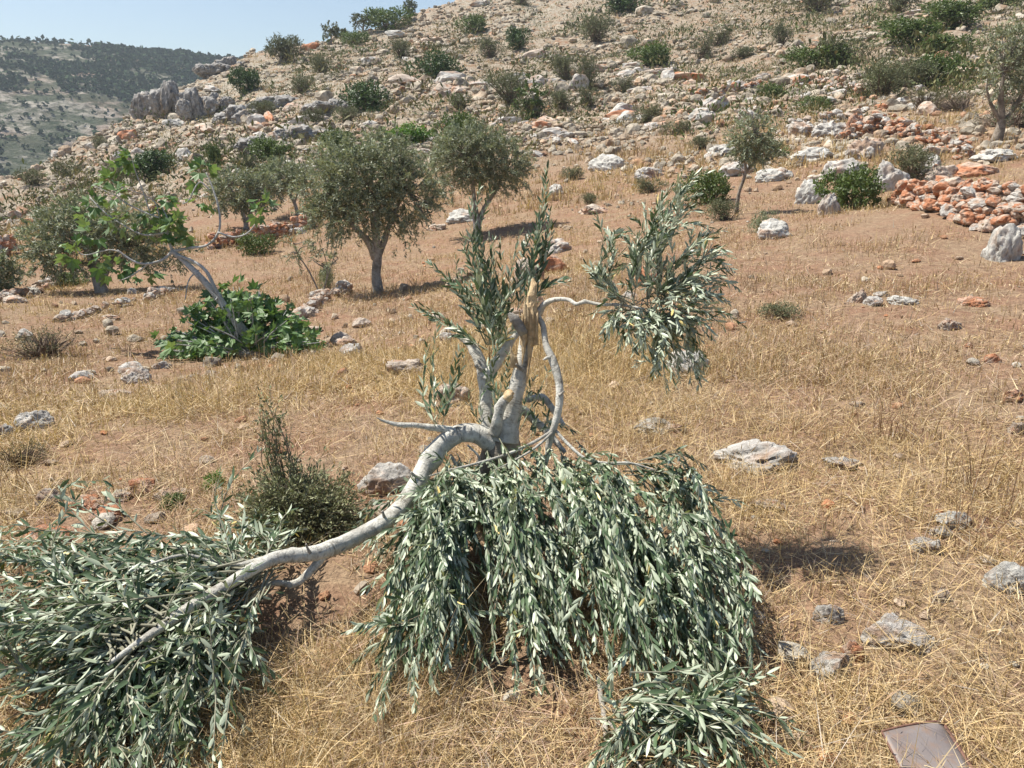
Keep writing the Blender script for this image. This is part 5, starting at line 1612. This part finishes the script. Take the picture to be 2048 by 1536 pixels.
def cut_branch():
    base = hit(1215, 1480)
    t = thing("cut_olive_branch", "cut olive branch lying at the foot of the hanging leaves, stem bare, tip leafy", "branch", base)
    r = np.random.default_rng(22)
    a = Acc()
    for pts, w in (([(1195, 1350, 2.34), (1206, 1420, 2.2), (1213, 1480, 2.1), (1216, 1560, 1.98)], [12, 12, 11, 9]), ([(1212, 1440, 2.18), (1245, 1475, 2.1), (1265, 1510, 2.03), (1300, 1560, 1.95)], [9, 8, 7, 5]),
                   ([(1210, 1415, 2.21), (1270, 1440, 2.18), (1330, 1480, 2.1), (1400, 1500, 2.06)], [8, 7, 5, 3]), ([(1300, 1400, 2.27), (1330, 1430, 2.2), (1390, 1440, 2.15)], [7, 6, 4])):
        tube(a, PP(*pts) - base, [px_r(k, 2.1) for k in w], 8, 14, .12)
    link("stem", a.mesh("stem", [M["bark_grey"]], True), t)
    s = Spray(70)
    for k in range(40):
        p0 = P(1300 + r.normal(0, 70), 1450 + r.normal(0, 40), 2.14); ex, ey = r.uniform(1180, 1570), r.uniform(1400, 1600)
        if r.random() < .55:
            ex = r.uniform(1380, 1580); ey = r.uniform(1400, 1520)
        gd = (hit(ex, ey) - EYE) @ FWD
        p1 = P(ex, ey, gd - r.uniform(.02, .16))
        s.branch([p0, (p0 + p1) / 2 + [0, 0, .05], p1], .003, 2, .14, spacing=.024, leaf=.062, ang=.42, hang=.15, under=.5)
    finish_sprays(t, [("leafy_twig", None, s)], 80)


cut_branch()

# ------------------------------------------------------------------ fig tree
def fig_template():
    lob = [(-100, .42), (-72, .72), (-50, .50), (-34, .92), (-17, .62), (0, 1.0), (17, .62), (34, .92), (50, .50), (72, .72), (100, .42)]
    V = [(0, 0, 0)] + [(math.cos(math.radians(a)) * q * (.95 if a == 0 else .85), math.sin(math.radians(a)) * q * .85, 0.10 * math.cos(math.radians(a * 4)) - .16 * q * q) for a, q in lob]
    F = [(0, i, i + 1) for i in range(1, len(lob))]
    return np.array(V, float), np.array(F)


FV, FF = fig_template()
FIG_ME = make_mesh("leaf", FV, [FF], [M["fig"]])


def fig_tree():
    r = np.random.default_rng(23)
    base = hit(512, 712); dep = (base - EYE) @ FWD
    D = dep
    t = thing("fig_tree", "leaning pale stemmed fig tree with large lobed leaves and a leafy skirt at its base", "fig tree", base)

    def st(name, pts, w, seed=0, lab=None):
        a = Acc(); tube(a, PP(*pts) - base, [px_r(k, D) for k in w], 9, len(pts) * 6, .12, 0, None, True, seed)
        o = link(name, a.mesh(name, [M["bark_fig"]], True), t)
        if lab:
            o["label"] = lab
    st("trunk", [(528, 722, D), (500, 682, D - .05), (470, 640, D - .1), (440, 600, D - .1), (408, 562, D - .1), (374, 528, D - .1), (345, 503, D - .1)], [24, 22, 18, 15, 13, 11, 10], 1)
    st("second_stem", [(455, 615, D - .12), (432, 580, D - .16), (414, 545, D - .16), (392, 526, D - .15), (355, 510, D - .12)], [7, 7, 7, 6, 6], 2)
    br = [([(345, 503), (380, 496), (415, 490), (438, 462), (438, 420), (425, 375), (412, 345)], [10, 8, 7, 7, 6, 5, 3]), ([(436, 465), (470, 474), (500, 462), (528, 420)], [6, 5, 4, 3]),
          ([(420, 380), (398, 365), (378, 400), (365, 408)], [4, 4, 3, 3]), ([(345, 503), (325, 520), (290, 528), (262, 520), (235, 500)], [9, 8, 7, 6, 4]),
          ([(345, 505), (335, 470), (335, 440), (325, 415)], [9, 7, 5, 3]), ([(335, 465), (290, 470), (250, 452), (210, 425), (180, 395)], [6, 5, 4, 4, 3]),
          ([(320, 436), (290, 425), (250, 405), (232, 392), (185, 370)], [5, 4, 4, 3, 2]), ([(300, 425), (285, 380), (270, 340), (264, 315)], [4, 3, 3, 2]),
          ([(300, 526), (262, 552), (238, 562)], [5, 4, 2]), ([(265, 520), (225, 500), (170, 510), (150, 495)], [5, 4, 3, 2]), ([(320, 436), (305, 400), (240, 372)], [4, 3, 2]),
          ([(398, 540), (378, 560), (370, 600)], [6, 4, 3]), ([(440, 590), (430, 600), (424, 590)], [5, 4, 2])]
    for i, (pl, w) in enumerate(br):
        dd = r.uniform(-.25, .25)
        st("branch", [(x, y, D - .1 + dd * j / len(pl)) for j, (x, y) in enumerate(pl)], [q * .68 for q in w], 10 + i)
    pos, dr, nr, L = [], [], [], []
    def rosette(px, py, n, rad=19, size=27):
        n = max(5, int(n * .6))
        c = P(px, py, D - .1 + r.uniform(-.2, .2))
        for k in range(n):
            d = norm(r.normal(0, 1, 3) + [0, 0, .25]); p = c + d * rad * D / FPX * r.uniform(.3, 1.1)
            pos.append(p); dr.append(norm(d + [0, 0, -.35])); nr.append(norm(np.array([0, 0, 1]) + r.normal(0, .5, 3))); L.append(size * r.uniform(.6, 1.15) * D / FPX)
    for c in [(265, 318, 16), (245, 340, 8), (235, 395, 14), (208, 368, 8), (225, 368, 12), (405, 342, 18), (390, 360, 6), (190, 408, 10), (170, 428, 6), (182, 470, 12), (330, 425, 26), (345, 448, 22), (300, 432, 12), (282, 470, 14),
              (200, 520, 10), (150, 490, 10), (145, 510, 6), (532, 408, 14), (518, 428, 6), (262, 532, 10), (226, 540, 10), (290, 552, 10), (398, 405, 7), (240, 447, 10), (320, 470, 14), (350, 480, 14), (332, 400, 8), (430, 582, 6), (424, 600, 5), (215, 440, 8), (370, 470, 8)]:
        rosette(*c)
    upper = len(pos)
    a = Acc()
    for k in range(135):
        an = r.uniform(0, math.pi); q = r.uniform(.25, 1) ** .6
        ex, ey = 480 + 165 * q * math.cos(an), 738 - 150 * q * math.sin(an) * (1 + .12 * (abs(math.cos(an)) < .5))
        p0 = P(500 + r.normal(0, 22), 722, D); p1 = P(ex, min(ey, 745), D + (r.uniform(-.55, .45) if ey > 672 or r.random() < .35 else r.uniform(.05, .6)))
        p1[2] = max(p1[2], float(ground_z(p1[0], p1[1])) + .1)
        tube(a, np.array([p0, (p0 + p1) / 2 + [0, 0, .05], p1]) - base, [.012, .009, .004], 5, 6, 0, 0, None, False)
        for j in range(7):
            u = r.uniform(.5, 1.05); p = p0 + (p1 - p0) * u + r.normal(0, .05, 3); d = norm(p1 - p0)
            pos.append(p); dr.append(norm(d * .5 + r.normal(0, .7, 3))); nr.append(norm(np.array([0, -.25, 1]) + r.normal(0, .5, 3))); L.append(r.uniform(.08, .145))
    for (x, y) in [(535, 630), (545, 615), (412, 640), (400, 650), (600, 645), (345, 690), (620, 690), (590, 690)]:
        for k in range(8):
            p = P(x + r.normal(0, 9), y + r.normal(0, 9), D + r.uniform(-.1, .1)); pos.append(p); dr.append(norm(r.normal(0, 1, 3))); nr.append(norm(np.array([0, -.2, 1]) + r.normal(0, .5, 3))); L.append(r.uniform(.09, .15))
    link("sucker_stems", a.mesh("sucker_stems", [M["bark_fig"]], True), t)["kind"] = "stuff"
    pos, dr, nr, L = np.array(pos), norm(np.array(dr)), np.array(nr), np.array(L)
    sd = norm(np.cross(dr, nr)); nn = np.cross(sd, dr)
    v = pos - EYE; dp = v @ FWD; px = 1024 + FPX * (v @ RGT) / dp; py = 768 - FPX * (v @ UPV) / dp
    ci, cj = np.clip((py / 12).astype(int), 0, 199), np.clip((px / 12).astype(int), 0, 199)
    cell = np.full((200, 200), 99.0); np.minimum.at(cell, (ci, cj), dp)
    sc = L / dp * (dp < cell[ci, cj] + .06) * (px > 5)
    one = np.zeros(len(L), bool); one[np.argsort(-sc)[:300]] = True
    for j in np.where(one)[0]:
        o = bpy.data.objects.new("leaf", FIG_ME); COL.objects.link(o); o.parent = t
        mt = Matrix.Identity(4)
        for q in range(3):
            mt[q][0] = dr[j][q] * L[j]; mt[q][1] = -sd[j][q] * L[j]; mt[q][2] = nn[j][q] * L[j]; mt[q][3] = pos[j][q] - base[q]
        o.matrix_basis = mt
    k = np.where(~one)[0]
    V = pos[k][:, None] - base + (dr[k][:, None] * FV[None, :, 0:1] - sd[k][:, None] * FV[None, :, 1:2] + nn[k][:, None] * FV[None, :, 2:3]) * L[k][:, None, None]
    F = (FF[None] + (np.arange(len(k)) * len(FV))[:, None, None]).reshape(-1, 3)
    f = link("foliage", make_mesh("foliage", V.reshape(-1, 3), [F], [M["fig_many"]], None, np.repeat(r.uniform(.75, 1.25, len(k)), len(FV))[:, None] * np.ones(3)), t); f["kind"] = "stuff"


fig_tree()

# ------------------------------------------------------------------ rusty metal sheet in the near corner
def metal_sheet():
    m, N, K, B = mat("weathered_sheet_metal")
    tc = N.new("ShaderNodeTexCoord")
    n1 = noise(N, K, tc.outputs["Object"], 30, 6, .65); n2 = noise(N, K, tc.outputs["Object"], 9, 3, .5); n3 = noise(N, K, tc.outputs["Object"], 120, 2, .5)
    c = ramp(N, [(.3, (.17, .14, .13)), (.7, (.26, .23, .22))]); K.new(n2.outputs[0], c.inputs[0])
    f = ramp(N, [(.48, (0, 0, 0)), (.66, (1, 1, 1))]); K.new(n1.outputs[0], f.inputs[0])
    cc = mix(N, K, math_n(N, K, 'MULTIPLY', f.outputs[0], .7), c.outputs[0], (.25, .16, .11))
    K.new(cc, B.inputs["Base Color"]); B.inputs["Roughness"].default_value = .6; B.inputs["Metallic"].default_value = .15
    bump(N, K, B, n3.outputs[0], .25, .002)
    m2, N, K, B = mat("rusty_rim")
    g = N.new("ShaderNodeNewGeometry"); n1 = noise(N, K, g.outputs["Position"], 60, 5, .65)
    c = ramp(N, [(.3, (.10, .045, .03)), (.7, (.22, .11, .075))]); K.new(n1.outputs[0], c.inputs[0]); K.new(c.outputs[0], B.inputs["Base Color"]); B.inputs["Roughness"].default_value = .75
    q = hit(1840, 1535); q[2] += .03
    t = thing("metal_sheet", "dark weathered sheet of metal with a rolled rusty rim lying in the straw", "metal sheet", q)
    dep = 2.05
    k = dep / FPX
    # corners on a plane tilted towards the camera
    X = np.linspace(0, 1, 15); Y = np.linspace(0, 1, 10)
    ax = np.array([1, .03, .02]); ay = np.array([.06, -.86, -.20])
    V = []
    for y in Y:
        for x in X:
            wd = (140 + 8 * y) * k
            p = ax * (x - .5) * wd + ay * y * .26 + np.array([0, 0, 1]) * (.007 * (1 - (2 * x - 1) ** 2) - .016 * max(0, x - .86) / .14) + np.array([0, .045, .05]) + np.array([0, .028, 0]) * x
            V.append(p)
    V = np.array(V); n = 15
    top = V; bot = V - np.array([0, 0, .006]); VV = np.vstack([top, bot])
    F = [(j * n + i, (j + 1) * n + i, (j + 1) * n + i + 1, j * n + i + 1) for j in range(9) for i in range(14)]
    F += [tuple(150 + a for a in f[::-1]) for f in F]
    edge = [i for i in range(15)] + [15 * j + 14 for j in range(1, 10)] + [135 + i for i in range(13, -1, -1)] + [15 * j for j in range(8, 0, -1)]
    F += [(edge[i], edge[(i + 1) % len(edge)], edge[(i + 1) % len(edge)] + 150, edge[i] + 150) for i in range(len(edge))]
    o = link("panel", make_mesh("panel", VV, [np.array(F)], [m], None, None, None, True), t)
    for nm, ids, rad in (("rim", list(range(15)), .003), ("rim", [15 * j + 14 for j in range(10)], .006), ("rim", [15 * j for j in range(10)], .0022)):
        a = Acc(); tube(a, V[ids], [rad, rad], 10, 24, .08); link(nm, a.mesh(nm, [m2], True), t)


metal_sheet()
